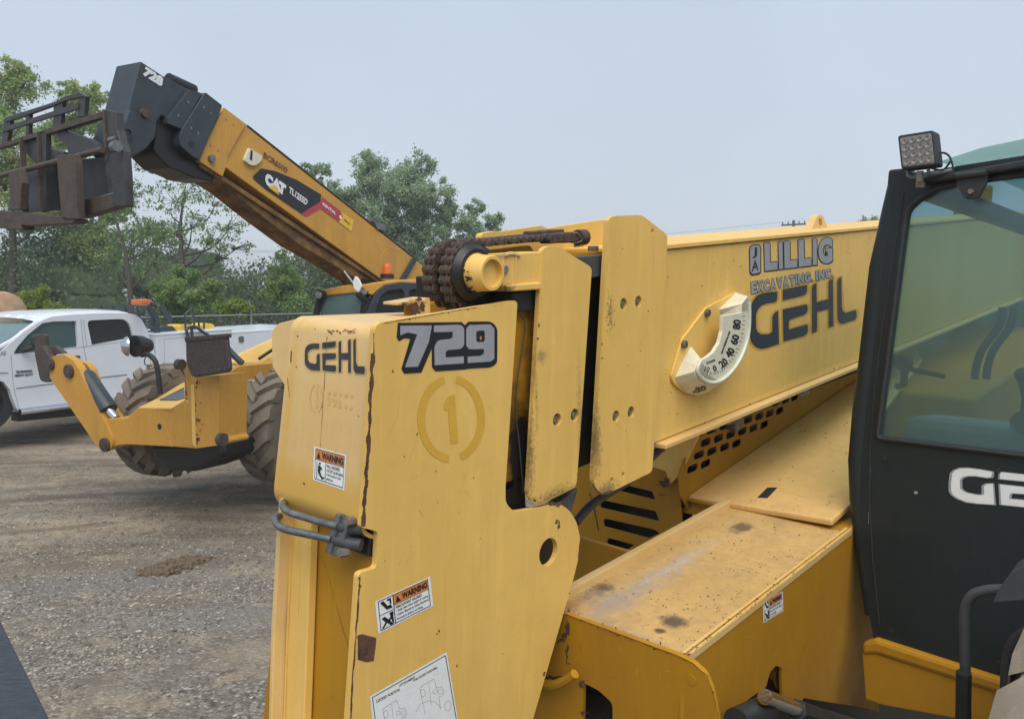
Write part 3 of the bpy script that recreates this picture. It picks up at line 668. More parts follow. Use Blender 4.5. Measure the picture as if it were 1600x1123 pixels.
a9 = [hit(x, y, pn) for x, y in Z5(V9)]; h9 = [hit(x, y, pn) for x, y in fillet(Z5([(334, 600, 4), (377, 597, 4), (377, 655, 4), (335, 657, 4)]))]
tri = tessellate_polygon([a9, h9]); ng.add(a9+h9, [tuple(t) for t in tri])
ng.build('number_face', M['grey'], head, fix=False)
rd = MB(); blob(rd, shift(T0, .0012), 751.5, 528, 1.8, 2.4); rd.build('sticker_scrap', M['orange'], head, fix=False)
# GEHL logo glyphs, unit square, u right v down
def lg(pts):
    o = []
    for X, Y in pts:
        yt = 412-.234*(X-690)-8; yb = 690-.31*(X-612)
        o.append(((X-552)/534, (Y-yt)/(yb-yt)))
    return o
GEHL = [lg(p) for p in (
    [(690, 403), (650, 404), (612, 410), (585, 424), (566, 450), (556, 480), (552, 560), (552, 630), (560, 658), (578, 678), (606, 690), (640, 684), (697, 664), (693, 498), (675, 508), (664, 530), (664, 598), (655, 610), (640, 616), (606, 616), (592, 606), (583, 588), (582, 520), (590, 494), (608, 474), (634, 462), (672, 458), (684, 450), (688, 440)],
    [(716, 392), (838, 368), (838, 402), (832, 414), (820, 422), (716, 448)],
    [(716, 492), (835, 466), (841, 480), (840, 500), (832, 512), (820, 520), (752, 543), (746, 560), (746, 592), (838, 566), (842, 580), (841, 605), (834, 617), (820, 625), (720, 652)],
    [(862, 380), (870, 366), (885, 360), (886, 455), (945, 440), (945, 355), (952, 344), (968, 338), (970, 575), (946, 583), (946, 490), (888, 504), (887, 601), (863, 612)],
    [(989, 350), (996, 336), (1010, 328), (1012, 478), (1017, 498), (1030, 510), (1080, 494), (1086, 505), (1086, 530), (1078, 544), (1012, 565), (998, 556), (990, 538)])]
def grow(poly, d):
    n = len(poly); ar = sum(poly[i-1][0]*poly[i][1]-poly[i][0]*poly[i-1][1] for i in range(n)); sg = 1 if ar > 0 else -1; o = []
    for i in range(n):
        a = Vector(poly[i-1]); b = Vector(poly[i]); c = Vector(poly[(i+1) % n]); e = (b-a).normalized(); f = (c-b).normalized()
        m = (Vector((e.y, -e.x))+Vector((f.y, -f.x)))
        if m.length < 1e-6: m = Vector((e.y, -e.x))
        m.normalize(); o.append((b.x+m.x*d*sg, b.y+m.y*d*sg*1.6))
    return o
def gehl(pl, quad, parent, mi, mo, eps=.0009, gr=.022):
    q = [hit(x, y, shift(pl, eps)) for x, y in quad]; o_ = MB(); put_polys(o_, [grow(p, gr) for p in GEHL], quadmap(q)); a = o_.build('logo_outline', mo, parent, fix=False)
    q = [hit(x, y, shift(pl, eps+.0005)) for x, y in quad]; i_ = MB(); put_polys(i_, GEHL, quadmap(q)); return i_.build('logo_lettering', mi, parent, fix=False)

# ---- head front cover ------------------------------------------
FP = P3(ORG, W(-.078, 0, -.371), ORG+Cc)   # leaning front plane
vdn = (W(-.078, 0, -.371)-ORG).normalized(); fn = vdn.cross(Cc).normalized()
if fn.dot(B) < 0: fn = -fn                  # points into the head
def Fc(d, t, i=0.): return ORG+vdn*d+Cc*t+fn*i   # down the face, across, inwards
pr = []
for k in range(9):
    a = math.pi/2*k/8; pr.append((.035-.035*math.sin(a), .035-.035*math.cos(a)))   # top bend
pr = [(d, i) for d, i in pr]                # starts on the face, ends on the top
outer = [(.37, 0)]+[(.035-.035*math.sin(math.pi/2*k/8), .035-.035*math.cos(math.pi/2*k/8)) for k in range(9)]+[(-.042, .36)]
botc = [(.37+.05*math.sin(a), .05-.05*math.cos(a)) for a in [math.pi/2*k/8 for k in range(9)]]+[(.42, .14)]
path = botc[::-1]+outer[1:]
def offset(path, th):
    r = []
    for i in range(len(path)):
        a = Vector(path[max(0, i-1)]); b = Vector(path[min(len(path)-1, i+1)]); e = (b-a).normalized(); n = Vector((-e.y, e.x))
        r.append((path[i][0]-n.x*th*-1, path[i][1]-n.y*th*-1))
    return r
inn = [(p[0]+(.0 if 0 else 0), p[1]) for p in offset(path, .008)]
# make sure the offset goes inwards
if Vector(inn[len(inn)//2]).y < Vector(path[len(path)//2]).y: inn = offset(path, -.008)
fc = MB(); loop = [Fc(d, .0145, i) for d, i in path]+[Fc(d, .0145, i) for d, i in inn[::-1]]
fc.prism([loop], Cc*.292)
cover = fc.build('head_front_cover', M['pale'], TH, smooth=True, ang=30)
LF = lambda x, y: L(hit(x, y, FP))
stain(M['pale'], [(LF(500, 775), (.2, .40, .075), (.60, .35, .055), .8, .1, .25, 12), (LF(449, 650), (.4, .022, .45), (.60, .36, .07), .75, .1, .5, 25), (LF(570, 760), (.1, .05, .2), (.60, .36, .07), .6, .0, .5, 25), (LF(480, 512), (.1, .06, .02), (.62, .40, .10), .6, .0, .6, 40)])
gehl(FP, [(476, 540), (570, 527), (570, 585), (476, 577)], cover, M['slate'], M['ghost2'], gr=.02)
# (the logo is slightly skewed; the lower corners follow the leaning face)
rs = MB(); fe_ = shift(FP, .0007)
for k in range(16): blob(rs, fe_, 512+k*2.6+random.uniform(-2, 2), 517+math.sin(k)*2+random.uniform(-1.5, 2), random.uniform(.8, 3), random.uniform(.5, 1.5), k)
for k in range(6): blob(rs, fe_, 545+k*2, 520-k*1.1, 1.6, .7, k)
strip(rs, fe_, [(511, 525), (509, 560), (506, 610)], .15, 1.0, 5); strip(rs, fe_, [(503, 628), (503, 637)], .6, 1.8, 6)
strip(rs, fe_, [(506, 610), (500, 700), (497, 745)], .1, .6, 8)
strip(rs, fe_, [(455, 548), (454, 566)], .8, 2.2, 7); strip(rs, fe_, [(449, 590), (452, 620)], .2, 1.2, 9)
for (x, y, r) in ((465, 525, 1.2), (492, 514, .8), (570, 718, 1.6), (568, 735, 1.3), (475, 755, 1.2), (581, 555, 3), (560, 650, .8), (463, 573, .8)): blob(rs, fe_, x, y, r, r*1.5, x)
rs.build('rust_patch', M['rustl'], cover, fix=False, kind='stuff')
gs_ = MB(); flat(gs_, fe_, arc(494, 622, 8.6, 20, 10.4, 23, 100, 260), 0); flat(gs_, fe_, arc(494, 622, 8.6, 20, 10.4, 23, -78, 80), 0); flat(gs_, fe_, [(492, 608), (496, 606), (497, 636), (493, 637)])
for k, (tx, x1, dy) in enumerate((('QUESTION', 552, 0), ('IF', 532, 8), ('NEEDED', 550, 16))): put_text(gs_, tx if 0 else '- - - - -', fe_, [(512, 611+dy*1.05), (x1, 616+dy*1.2), (x1, 621+dy*1.2), (512, 616+dy*1.05)], .02)
gs_.build('sticker_ghost', M['ghost2'], cover, fix=False, kind='stuff')

# ---- warning labels --------------------------------------------
def warn(pl, q, parent, lines, side=True, title=(.33, .28)):
    """q TL,TR,BR,BL px"""
    base = MB(); Q = [hit(x, y, shift(pl, .0006)) for x, y in q]; f = quadmap(Q); put_polys(base, [[(0, 0), (1, 0), (1, 1), (0, 1)]], f)
    lab = base.build('warning_label', M['white'], parent, fix=False)
    def F(e): return quadmap([hit(x, y, shift(pl, .0006+e)) for x, y in q])
    k = MB(); f = F(.0004)
    def rect(mb, f, a, b, c, d): put_polys(mb, [[(a, b), (c, b), (c, d), (a, d)]], f)
    w_ = .012
    for r in ((.045, .045, .955, .045+2*w_), (.045, .955-2*w_, .955, .955), (.045, .045, .045+w_, .955), (.955-w_, .045, .955, .955)): rect(k, f, *r)
    o_ = MB()
    if side:
        rect(o_, f, .315, .07, .945, .37); rect(k, f, .30, .05, .315, .95); rect(k, f, .315, .365, .945, .385); rect(k, f, .05, .48, .31, .50)
        tr = [(.345, .33), (.375, .12), (.44, .33)]; box_ = (.46, .11, .93, .32); ty0 = .42; tx0 = .34
        # hand caught between rollers, simple strokes
        put_polys(k, [[(.08, .12), (.14, .10), (.20, .30), (.26, .30), (.28, .42), (.18, .40)], [(.2, .1), (.27, .1), (.27, .28), (.24, .28), (.24, .16), (.2, .16)], [(.08, .60), (.13, .58), (.2, .72), (.29, .56), (.29, .62), (.22, .78), (.27, .92), (.22, .92), (.17, .8), (.1, .92), (.07, .9), (.14, .76)], [(.22, .54), (.28, .52), (.285, .9), (.26, .9)]], F(.0006))
    else:
        rect(o_, f, .06, .06, .94, .36); rect(k, f, .05, .355, .95, .375); rect(k, f, .38, .37, .395, .95)
        tr = [(.09, .33), (.15, .12), (.22, .33)]; box_ = (.25, .11, .92, .32); ty0 = .42; tx0 = .42
        put_polys(k, [[(.17, .44), (.22, .42), (.23, .48), (.18, .5)], [(.15, .5), (.24, .54), (.3, .62), (.24, .62), (.22, .7), (.28, .82), (.34, .84), (.3, .9), (.22, .84), (.14, .7)], [(.1, .42), (.115, .42), (.115, .92), (.1, .92)], [(.27, .88), (.36, .8), (.365, .84), (.28, .92)]], F(.0006))
    o_.build('label_header', M['orange'], lab, fix=False)
    f2 = F(.0008); put_polys(k, [tr], f2)
    def tx(s, a, b, c, d, bold):
        V, Fc_ = text2d(s, bold); xa = min(p[0] for p in V); xb = max(p[0] for p in V); ya = min(p[1] for p in V); yb = max(p[1] for p in V)
        k.add([f2(a+(p[0]-xa)/(xb-xa)*(c-a), b+(1-(p[1]-ya)/(yb-ya))*(d-b)) for p in V], Fc_)
    tx('WARNING', *box_, .05)
    y = ty0; dy = (.93-ty0)/len(lines)
    for s, wd in lines: tx(s, tx0, y, tx0+(.93-tx0)*wd, y+dy*.72, .015); y += dy
    k.build('label_print', M['ink'], lab, fix=False); return lab
warn(FP, [(491, 697), (541, 710.5), (538, 766), (489, 749)], cover, [('FALL HAZARD', .8), ('• DO NOT use this machine', 1), ('to lift people or work', .9), ('platform.', .45)], side=False)
warn(T0, [(586, 939), (672, 900), (677, 946), (591, 990)], head, [('PINCH POINT HAZARD', .8), ('• Keep clear when engine is running', 1), ('• Follow Mandatory Safety Shutdown', 1), ('Procedure before servicing.', .8)])
# attachment locking label
AQ = [(578, 1087), (698, 1018), (720, 1150), (592, 1225)]
b_ = MB(); put_polys(b_, [[(0, 0), (1, 0), (1, 1), (0, 1)]], quadmap([hit(x, y, shift(T0, .0006)) for x, y in AQ])); al = b_.build('attachment_label', M['white'], head, fix=False)
k_ = MB(); pa = shift(T0, .001)
ring_px(k_, pa, [(596, 1200), (582, 1089), (696, 1023.5), (716, 1140)], 1.1)
put_text(k_, 'ATTACHMENT', pa, [(623.5, 1069), (648.5, 1055), (649, 1058.5), (624, 1072.5)], .02)
put_text(k_, 'LOCKED POSITION', pa, [(588, 1093), (624, 1074.5), (624.5, 1078.5), (588.5, 1097.5)], .02)
put_text(k_, 'UNLOCKED POSITION', pa, [(645.5, 1061), (682.5, 1040.5), (683, 1044), (646, 1064.5)], .02)
k_.build('label_print', M['ink'], al, fix=False)
k_ = MB()
for ox, oy in ((0, 0), (58, -33)):
    D = lambda pts: [(598+ox+x, 1105+oy+y) for x, y in pts]
    ring_px(k_, pa, D([(0, 2), (4, 22), (8, 42)]), .35); ring_px(k_, pa, D([(0, 2), (12, -6), (22, -12), (26, 2), (34, 0), (38, 6), (36, 14), (30, 16), (32, 36)]), .35); ring_px(k_, pa, D([(14, -6), (18, 30)]), .3)
    ring_px(k_, pa, D([(5+3.5*math.cos(a/2), 10+6*math.sin(a/2)) for a in range(14)]), .3); ring_px(k_, pa, D([(24+3.5*math.cos(a/2), 8+3.5*math.sin(a/2)) for a in range(14)]), .3); ring_px(k_, pa, D([(32+3.5*math.cos(a/2), 8+4*math.sin(a/2)) for a in range(14)]), .3)
    ring_px(k_, pa, D([(-6, 40), (0, 28), (12, 22), (24, 24), (34, 34)]), .3); ring_px(k_, pa, D([(44+5*math.cos(a/2), 30+8*math.sin(a/2)) for a in range(14)]), .3)
k_.build('label_drawing', M['hose'], al, fix=False)

# ---- far side cheek, flange, column, recess ---------------------
FPi = (FP[0]+fn*.012, FP[1])
MB().slab(FPi, [(424, 517, 6), (434, 505, 4), (462, 498), (462, 604), (444, 602), (425, 574, 5)], .05, fn).build('head_cheek', M['pale'], TH, bevel=.003)
MB().slab(FPi, [(450, 590), (447, 590), (441, 770), (437, 778), (456, 782), (458, 700), (462, 590)], .04, fn).build('head_flange', M['pale'], TH, bevel=.002)
MB().slab((FP[0]+fn*.0, FP[1]), [(436, 778), (441, 778), (436, 860), (428, 990), (424, 1140), (419, 1140), (423, 990), (431, 840)], .07, fn).build('lower_flange', M['pale'], TH, bevel=.002)
cm_ = MB().slab((FP[0]+fn*.026, FP[1]), [(454, 775, 2), (487, 775, 4), (483, 900), (474, 1140), (441, 1140), (448, 950)], .02, fn).build('head_column', M['fade'], TH, bevel=.008)
m = MB(); strip(m, (FP[0]+fn*.0255, FP[1]), [(459, 800), (455, 900), (450, 1000), (446, 1120)], .1, 1.2, 61); strip(m, (FP[0]+fn*.0255, FP[1]), [(470, 860), (467, 930), (466, 960)], .1, .5, 62); m.build('dark_scratch', M['decal_gold'], cm_, fix=False, kind='stuff')
m = MB(); m.prism([[Fc(.36, .017, .05), Fc(.36, .33, .05), Fc(1.25, .33, .05), Fc(1.25, .017, .05)]], fn*.012); rp_ = m.build('recess_plate', M['gold'], TH)
m = MB(); pr_ = (FP[0]+fn*.0494, FP[1]); strip(m, pr_, [(502, 868), (515, 905), (521, 935)], .1, .5, 63); strip(m, pr_, [(525, 945), (535, 980), (548, 1020)], .2, .9, 64); m.build('scratch', M['rust'], rp_, fix=False, kind='stuff')
hp2 = MB(); hp2.prism([[Fc(.365, .017, .035), Fc(.365, .085, .035), Fc(.455, .085, .035), Fc(.455, .017, .035)]], fn*.03); hp2.build('hose_port', M['black'], TH, bevel=.004)
for d0, d1 in ((.402, .398), (.430, .430)):
    hm = MB(); hm.tube(spline([Fc(d0, .075, -.002), Fc(d0, .05, .002), Fc(d1, .019, .018)]), .0125, 10); hm.build('hydraulic_hose', M['hose'], TH, smooth=True)
# bent steel lines and their clamp
bl = MB(); pf = lambda e: (FP[0]-fn*e, FP[1])
def mix(pts):  # (x, y, stand-off)
    return spline([hit(x, y, pf(e)) for x, y, e in pts], 6)
bl.tube(mix([(528, 822, .01), (500, 815, .02), (470, 806, .03), (452, 800, .035), (443, 793, .02), (443, 785, .0), (452, 782, -.05)]), .0072, 12)
bl.build('steel_line', M['steel'], TH, smooth=True)
bl = MB(); bl.tube(mix([(518, 842, .01), (480, 834, .03), (448, 827, .045), (434, 820, .04), (430, 811, .02), (437, 806, .0), (452, 808, -.05)]), .0078, 12)
bl.build('steel_line', M['steel'], TH, smooth=True)
cb_ = MB().slab(pf(.012), [(524, 802), (532, 804), (516, 866), (507, 861)], .03, fn).slab(pf(.008), [(533, 805), (547, 810), (528, 870), (517, 866)], .028, fn)
clamp = cb_.build('line_clamp', M['steel'], TH, bevel=.002)
for (x, y) in ((541, 815), (530, 864)):
    m = MB(); m.cyl(hit(x, y, pf(.018)), fn, .009, .02, 6); m.build('bolt', M['bolt'], clamp)
# bracket above the head
bk = MB().slab(T(.20), [(621, 473), (668, 465), (668, 470), (621, 477)], .05).slab(T(.12), [(663, 466, 3), (672, 465, 3), (673, 500), (667, 500), (667, 472), (663, 472)], .05)
bkt = bk.build('hose_bracket', M['pale'], TH, bevel=.001)
m = MB().slab(T(.22), [(634, 478), (666, 472), (666, 500), (634, 500)], .006); m.build('bracket_web', M['gold'], bkt)
m = MB(); 
for (x, y, rx, ry) in ((654, 468, 6, 3), (648, 484, 9, 9), (632, 474, 5, 1.2), (660, 480, 5, 7)): blob(m, shift(T(.11), 0) if 0 else T(.1195), x, y, rx, ry, x)
m.build('rust_patch', M['rust'], bkt, fix=False, kind='stuff')

# ---- boom sections ---------------------------------------------
ib = MB(); ib.lbox(.345, .50, .040, .34, -.42, -.005); inner = ib.build('inner_boom', M['gold'], TH, bevel=.004)
m = MB(); m.tube(pspline(T(.03), [(806, 484), (815, 494), (820, 508), (817, 540), (809, 590), (806, 640), (812, 700), (818, 770)]), .0016, 6); m.build('grease_line', M['hose'], inner, smooth=True)
m = MB(); m.lbox(.40, 1.1, .045, .36, -.455, .05); m.lbox(.30, .44, .045, .34, -.60, -.44); m.build('middle_boom', M['black'], TH, bevel=.004)  # second box is black backing added to darken the notch
m = MB().slab(T(.02), [(905, 402), (943, 398), (940, 432), (907, 436)], .1); m.build('wear_pad', M['hose'], TH, bevel=.002)
m = MB().slab(T(.02), [(800, 458), (838, 452), (836, 486), (803, 486)], .1); m.build('wear_pad', M['rubber'], TH, bevel=.002)
ob = MB(); ob.lbox(.86, 6.2, .012, .40, -.452, .086); boom = ob.build('outer_boom', M['fade'], TH, bevel=.004)
m = MB(); m.lbox(.80, 6.22, .004, .408, .0875, .100); m.build('boom_top_flange', M['fade'], boom, bevel=.002)
m = MB(); m.lbox(.965, 6.22, -.018, .430, -.468, -.4535); m.build('boom_bottom_flange', M['pale'], boom, bevel=.003)
# rust seam under the top flange
m = MB(); strip(m, shift(T(.012), .0008), [px(W(.98+i*.1, .012, .0868)) for i in range(36)], .6, 2.6, 12)
strip(m, shift(T(.012), .0008), [px(W(.98+i*.1, .012, -.4515)) for i in range(33)], .1, .6, 13)
for i in range(90): 
    s0 = random.uniform(1.0, 3.0); h0 = random.uniform(-.44, .08); blob(m, shift(T(.012), .0008), *px(W(s0, .012, h0)), random.uniform(.3, .8), random.uniform(.3, 1.0), i, 8)
m.build('rust_patch', M['rust'], boom, fix=False, kind='stuff')
def collar(name, pl, pts, th, holes, small=(), mat='fade'):
    o_ = MB().slab(pl, pts, th, circ=[(x, y, .0155) for x, y in holes]+[(x, y, .0065) for x, y in small]).build(name, M[mat], TH, bevel=.0015)
    for x, y in holes:
        c = hit(x, y, pl)+Cc*.006; m = MB(); m.cyl(hit(x, y, pl)+Cc*(th+.001), Cc, .020, .002, 20); m.build('bolt_recess', M['recess'], o_, smooth=True)
        m = MB(); m.cyl(hit(x, y, pl)+Cc*.003, Cc, .0092, .012, 6); m.build('bolt', M['bolt'], o_, bevel=.001)
    return o_
c2 = collar('outer_collar', T(-.003), [(951, 342, 6), (959, 337.5, 4), (1003, 336, 7), (1043, 367, 7), (1041, 430), (1019, 737, 6), (942, 774.5, 9), (927, 757, 14)], .014, [(974.5, 475), (997.5, 471), (962.5, 650), (986, 643.5)], [(956, 749), (973.5, 741), (1019.5, 361)])
c1 = collar('middle_collar', T(.0), [(847, 389, 5), (856, 385, 4), (871, 384.5, 7), (925, 418, 7), (915, 560), (901, 760, 10), (844, 789, 9), (825, 776, 16)], .012, [(870.5, 655.5), (898, 648)])
M['fade1'] = M['fade'].copy(); c1.data.materials[0] = M['fade1']; LC = lambda x, y: L(hit(x, y, T(0)))
stain(M['fade1'], [(LC(846, 558), (.03, .05, .03), (.30, .20, .08), .8, .1, .6, 60), (LC(836, 560), (.012, .05, .34), (.30, .19, .06), .6, .0, .6, 90), (LC(826, 700), (.035, .05, .22), (.14, .10, .05), .8, .0, .55, 110), (LC(865, 778), (.14, .05, .045), (.16, .11, .05), .8, .0, .55, 110), (LC(906, 650), (.02, .05, .22), (.24, .16, .07), .5, .0, .6, 110)])
M['fade2'] = M['fade'].copy(); c2.data.materials[0] = M['fade2']
stain(M['fade2'], [(LC(930, 690), (.035, .05, .18), (.14, .10, .05), .8, .0, .55, 110), (LC(945, 765), (.09, .05, .035), (.16, .11, .05), .8, .0, .55, 110), (LC(952, 490), (.035, .05, .10), (.22, .13, .05), .8, .0, 1, 90)])
M['gold1'] = M['gold'].copy(); inner.data.materials[0] = M['gold1']
stain(M['gold1'], [(L(hit(812, 720, T(.04))), (.09, .1, .24), (.012, .01, .008), 1, .2, .4, 20), (L(hit(830, 560, T(.04))), (.05, .1, .3), (.15, .09, .03), .7, .0, .8, 30)])
# grease and scuffs round the collar edges
m = MB(); pc = shift(T(0), .0007)
strip(m, pc, [(823, 773), (835, 786), (843, 788), (870, 775), (899, 761)], .4, 3, 21, False)
m.build('grease_stain', M['decal_gold'], c1, fix=False, kind='stuff')
m = MB(); pc = shift(T(-.003), .0007)
for i in range(26): blob(m, pc, 947+random.random()*14, 470+random.random()*50, random.uniform(.3, 1.0), random.uniform(.3, 1.0), i, 8)
strip(m, pc, [(925, 757), (932, 768), (941, 773), (958, 766)], .3, 3, 22, False)
for (x, y) in ((973, 389), (1001, 548), (981, 571), (1013, 486)): blob(m, pc, x, y, .8, .8, x, 8)
m.build('rust_patch', M['rust'], c2, fix=False, kind='stuff')
m = MB().slab(T(.075), [(800, 812), (880, 806), (888, 860), (840, 1090), (770, 1090)], .2); m.build('dark_hole_backing', M['black'], TH)  # black filler added so the pin hole reads as dark
# paint chips along the head ear
m = MB(); pc = shift(T(0), .0008); blob(m, pc, 866, 786, 9, 3.2, 3, rough=.8); blob(m, pc, 872, 790, 3, 2, 4); strip(m, pc, [(869, 812), (874, 814), (873, 826)], .5, 2.4, 31); strip(m, pc, [(906, 845), (903, 872)], .2, 1.0, 32, False)
m.build('paint_chip', M['rust'], head, fix=False, kind='stuff')

# writing on the boom
pb = T(.012)
lo = MB(); li = MB(); p1 = shift(pb, .0008); p2 = shift(pb, .0012)
LQ = Z6([(622, 160), (972, 128), (972, 258), (626, 300)])
def tracked(s, quad, widths, bo, bi, pad):
    tot = sum(widths); x = 0; f = lambda u: (quad[0][0]*(1-u)+quad[1][0]*u, quad[0][1]*(1-u)+quad[1][1]*u); gq = lambda u: (quad[3][0]*(1-u)+quad[2][0]*u, quad[3][1]*(1-u)+quad[2][1]*u)
    for ch, wd in zip(s, widths):
        a = x/tot; b = (x+wd*.90)/tot; x += wd
        vv = (0, 1) if ch not in ',.' else ((.78, 1.12) if ch == ',' else (.82, 1))
        if ch == ' ': continue
        lp = lambda p, q, v: (p[0]+(q[0]-p[0])*v, p[1]+(q[1]-p[1])*v)
        if ch in 'I,.': b = a+(b-a)*.8
        C4 = [lp(f(a), gq(a), vv[0]), lp(f(b), gq(b), vv[0]), lp(f(b), gq(b), vv[1]), lp(f(a), gq(a), vv[1])]
        put_text(li, ch, p2, C4, bi)
        for dx, dy in ((pad, pad*.6), (-pad, 0), (0, -pad), (pad, pad*1.4), (0, pad*1.3), (-pad, pad)):
            put_text(lo, ch, (p1[0]+p1[1]*0, p1[1]), [(p[0]+dx, p[1]+dy) for p in C4], bo)
tracked('LILLIG', LQ, [1.05, .42, 1.05, 1.05, .42, 1.15], .07, .07, 1.3)
flat(lo, p1, Z6([(546, 185, 20), (560, 168, 10), (597, 163, 12), (608, 180, 10), (608, 310, 14), (596, 318, 8), (560, 325, 12), (548, 312, 10)])); flat(li, p2, Z6([(551, 188, 16), (562, 173, 8), (595, 168, 8), (603, 183, 8), (603, 302, 8), (594, 309, 6), (563, 315, 8), (553, 304, 8)]))
EQ = Z6([(556, 355), (972, 284), (974, 330), (558, 415)])
tracked('EXCAVATING, INC.', EQ, [1, 1, 1, 1, 1, 1, .95, .42, 1.05, 1, .4, .35, .42, 1.05, 1, .4], .06, .06, .7)
bl_ = lo.build('owner_lettering_outline', M['ink'], boom, fix=False); li.build('owner_lettering', M['grey'], boom, fix=False)
m = MB(); put_text(m, 'J', shift(pb, .0016), Z6([(563, 185), (587, 180), (587, 232), (563, 236)]), .02); put_text(m, 'A', shift(pb, .0016), Z6([(560, 250), (594, 243), (594, 296), (560, 302)]), .02); m.build('owner_initials', M['ink'], boom, fix=False)
def uq(u, v):   # undo lg(): traced glyphs straight back to px
    X = 552+u*534; yt = 412-.234*(X-690)-8; yb = 690-.31*(X-612); return (1000+X/3.2075, 330+(yt+v*(yb-yt))/3.2075)
og = MB(); ig = MB(); e1 = shift(pb, .0007); e2 = shift(pb, .0017)
put_polys(og, [grow(p, .022) for p in GEHL], lambda u, v: hit(*uq(u, v), e1)); og.build('logo_outline', M['decal_gold'], boom, fix=False)
put_polys(ig, GEHL, lambda u, v: hit(*uq(u, v), e2)); ig.build('logo_lettering', M['navy'], boom, fix=False)
m = MB(); blob(m, shift(pb, .0021), *Z6([(936, 212)])[0], 1.6, 3, 1); m.build('vinyl_nick', M['ink'], boom, fix=False)
# lifting lugs on the boom top
for xc in (1282, 1534):
    pl = T(.16); yb_ = px(W(L(hit(xc, 358, pl))[0], .16, .1))[1]; k = 1 if xc < 1400 else .82
    m = MB().slab(pl, [(xc-13*k, yb_+1), (xc-11*k, yb_-4*k), (xc-6*k, yb_-17*k, 3), (xc, yb_-22*k, 3), (xc+5*k, yb_-17*k, 3), (xc+10*k, yb_-4*k), (xc+12*k, yb_+1)], .03, holes=[[(xc-3*k, yb_-15*k, 1), (xc+2*k, yb_-15*k, 1), (xc+3*k, yb_-4*k, 1), (xc-2*k, yb_-4*k, 1)]]); m.build('lifting_lug', M['pale'], boom, bevel=.002)

# ---- angle indicator -------------------------------------------
pi_ = T(-.052); body_face = AN([(680, 40), (800, 75), (828, 130), (835, 250), (828, 420), (800, 550), (745, 690), (660, 815), (560, 915), (470, 953), (380, 935), (310, 885), (278, 815), (300, 745), (345, 690), (366, 684), (372, 690), (400, 676), (470, 620), (525, 530), (552, 420), (556, 268), (740, 236), (742, 150), (800, 75)])
body_face = AN([(742, 152), (800, 78), (828, 130), (836, 250), (828, 420), (800, 550), (745, 690), (660, 815), (560, 915), (470, 953), (380, 935), (310, 885), (278, 815), (300, 745), (348, 690), (372, 690), (400, 676), (470, 620), (525, 530), (552, 420), (558, 268), (740, 236)])
bp = MB().slab(T(.003), AN([(690, 36), (400, 190), (165, 500), (58, 860, 20), (80, 930, 20), (200, 1030, 20), (330, 1050), (560, 915), (760, 600), (800, 300), (800, 100)]), .008)
ai = bp.build('angle_indicator', M['fade'], TH, bevel=.001, label='cream plastic boom angle gauge on a yellow backing plate')
m = MB().slab(pi_, body_face, .012); gb = m.build('gauge_arm', M['cream'], ai, bevel=.0025)
def loft(front, back, nm):
    A2 = [hit(x, y, pi_) for x, y in AN(front)]; B2 = [hit(x, y, T(.004)) for x, y in AN(back)]; k = len(A2); m = MB()
    m.add(A2+B2, [tuple(range(k)), tuple(range(2*k-1, k-1, -1))]+[(i, (i+1) % k, (i+1) % k+k, i+k) for i in range(k)]); return m.build(nm, M['cream'], ai, bevel=.002)
loft([(803, 78), (742, 150), (740, 236), (826, 226), (828, 130)], [(682, 42), (515, 210), (535, 267), (690, 270), (800, 110)], 'gauge_end')
loft([(347, 690), (300, 745), (278, 815), (310, 885), (380, 935), (470, 953), (560, 915), (420, 840)], [(246, 565), (165, 700), (90, 870), (120, 935), (215, 1030), (310, 1050), (400, 1024), (330, 850)], 'gauge_end')
tp = [(815, 140), (818, 260), (812, 410), (785, 545), (730, 685), (645, 812), (550, 895), (460, 922), (385, 902), (325, 848), (310, 790), (330, 730), (350, 700)]
m = MB(); m.tube(pspline(T(-.055), AN(tp)), .0055, 10); m.build('fluid_tube', M['creamc'], ai, smooth=True)
m = MB(); pt = shift(pi_, .0006)
def rtext(s, c, w_, h_, ang, bold=.03, pl=pt):
    ca, sa = math.cos(math.radians(ang)), math.sin(math.radians(ang)); q = []
    for dx, dy in ((-w_/2, -h_/2), (w_/2, -h_/2), (w_/2, h_/2), (-w_/2, h_/2)): q.append((c[0]+dx*ca+dy*sa, c[1]-dx*sa+dy*ca))
    put_text(m, s, pl, AN(q), bold)
rtext('80', (695, 355), 98, 78, 84, .05); rtext('60', (675, 502), 100, 78, 74, .05); rtext('40', (628, 628), 92, 76, 60, .05); rtext('20', (563, 728), 82, 76, 38, .04); rtext('0', (480, 782), 34, 62, 18, .04); rtext('10', (405, 790), 50, 48, -10, .02)
rtext('DEGREES', (442, 716), 92, 22, 22, .03); rtext('www.riekerinc.com', (583, 530), 235, 26, 70, .04)
inner_ = [(775, 275), (772, 360), (762, 445), (742, 525), (715, 600), (680, 665), (640, 722), (600, 770), (560, 806), (515, 835), (470, 848), (428, 842), (385, 815)]
for i in range(len(inner_)-1):
    a = Vector(inner_[i]); b = Vector(inner_[i+1]); t_ = (b-a).normalized(); n_ = Vector((t_.y, -t_.x)) if t_.x < 0 else Vector((-t_.y, t_.x))
    n_ = Vector((-t_.y, t_.x)); 
    for k, ln in ((0, 30), (.5, 16)):
        p = a.lerp(b, k); q = p+n_*ln; ring_px(m, pt, AN([tuple(p), tuple(q)]), .8)
put_text(m, '-20', shift(T(-.0), .0), AN([(0, 0), (1, 0), (1, 1), (0, 1)])) if 0 else None
m.build('gauge_print', M['ink'], ai, fix=False)
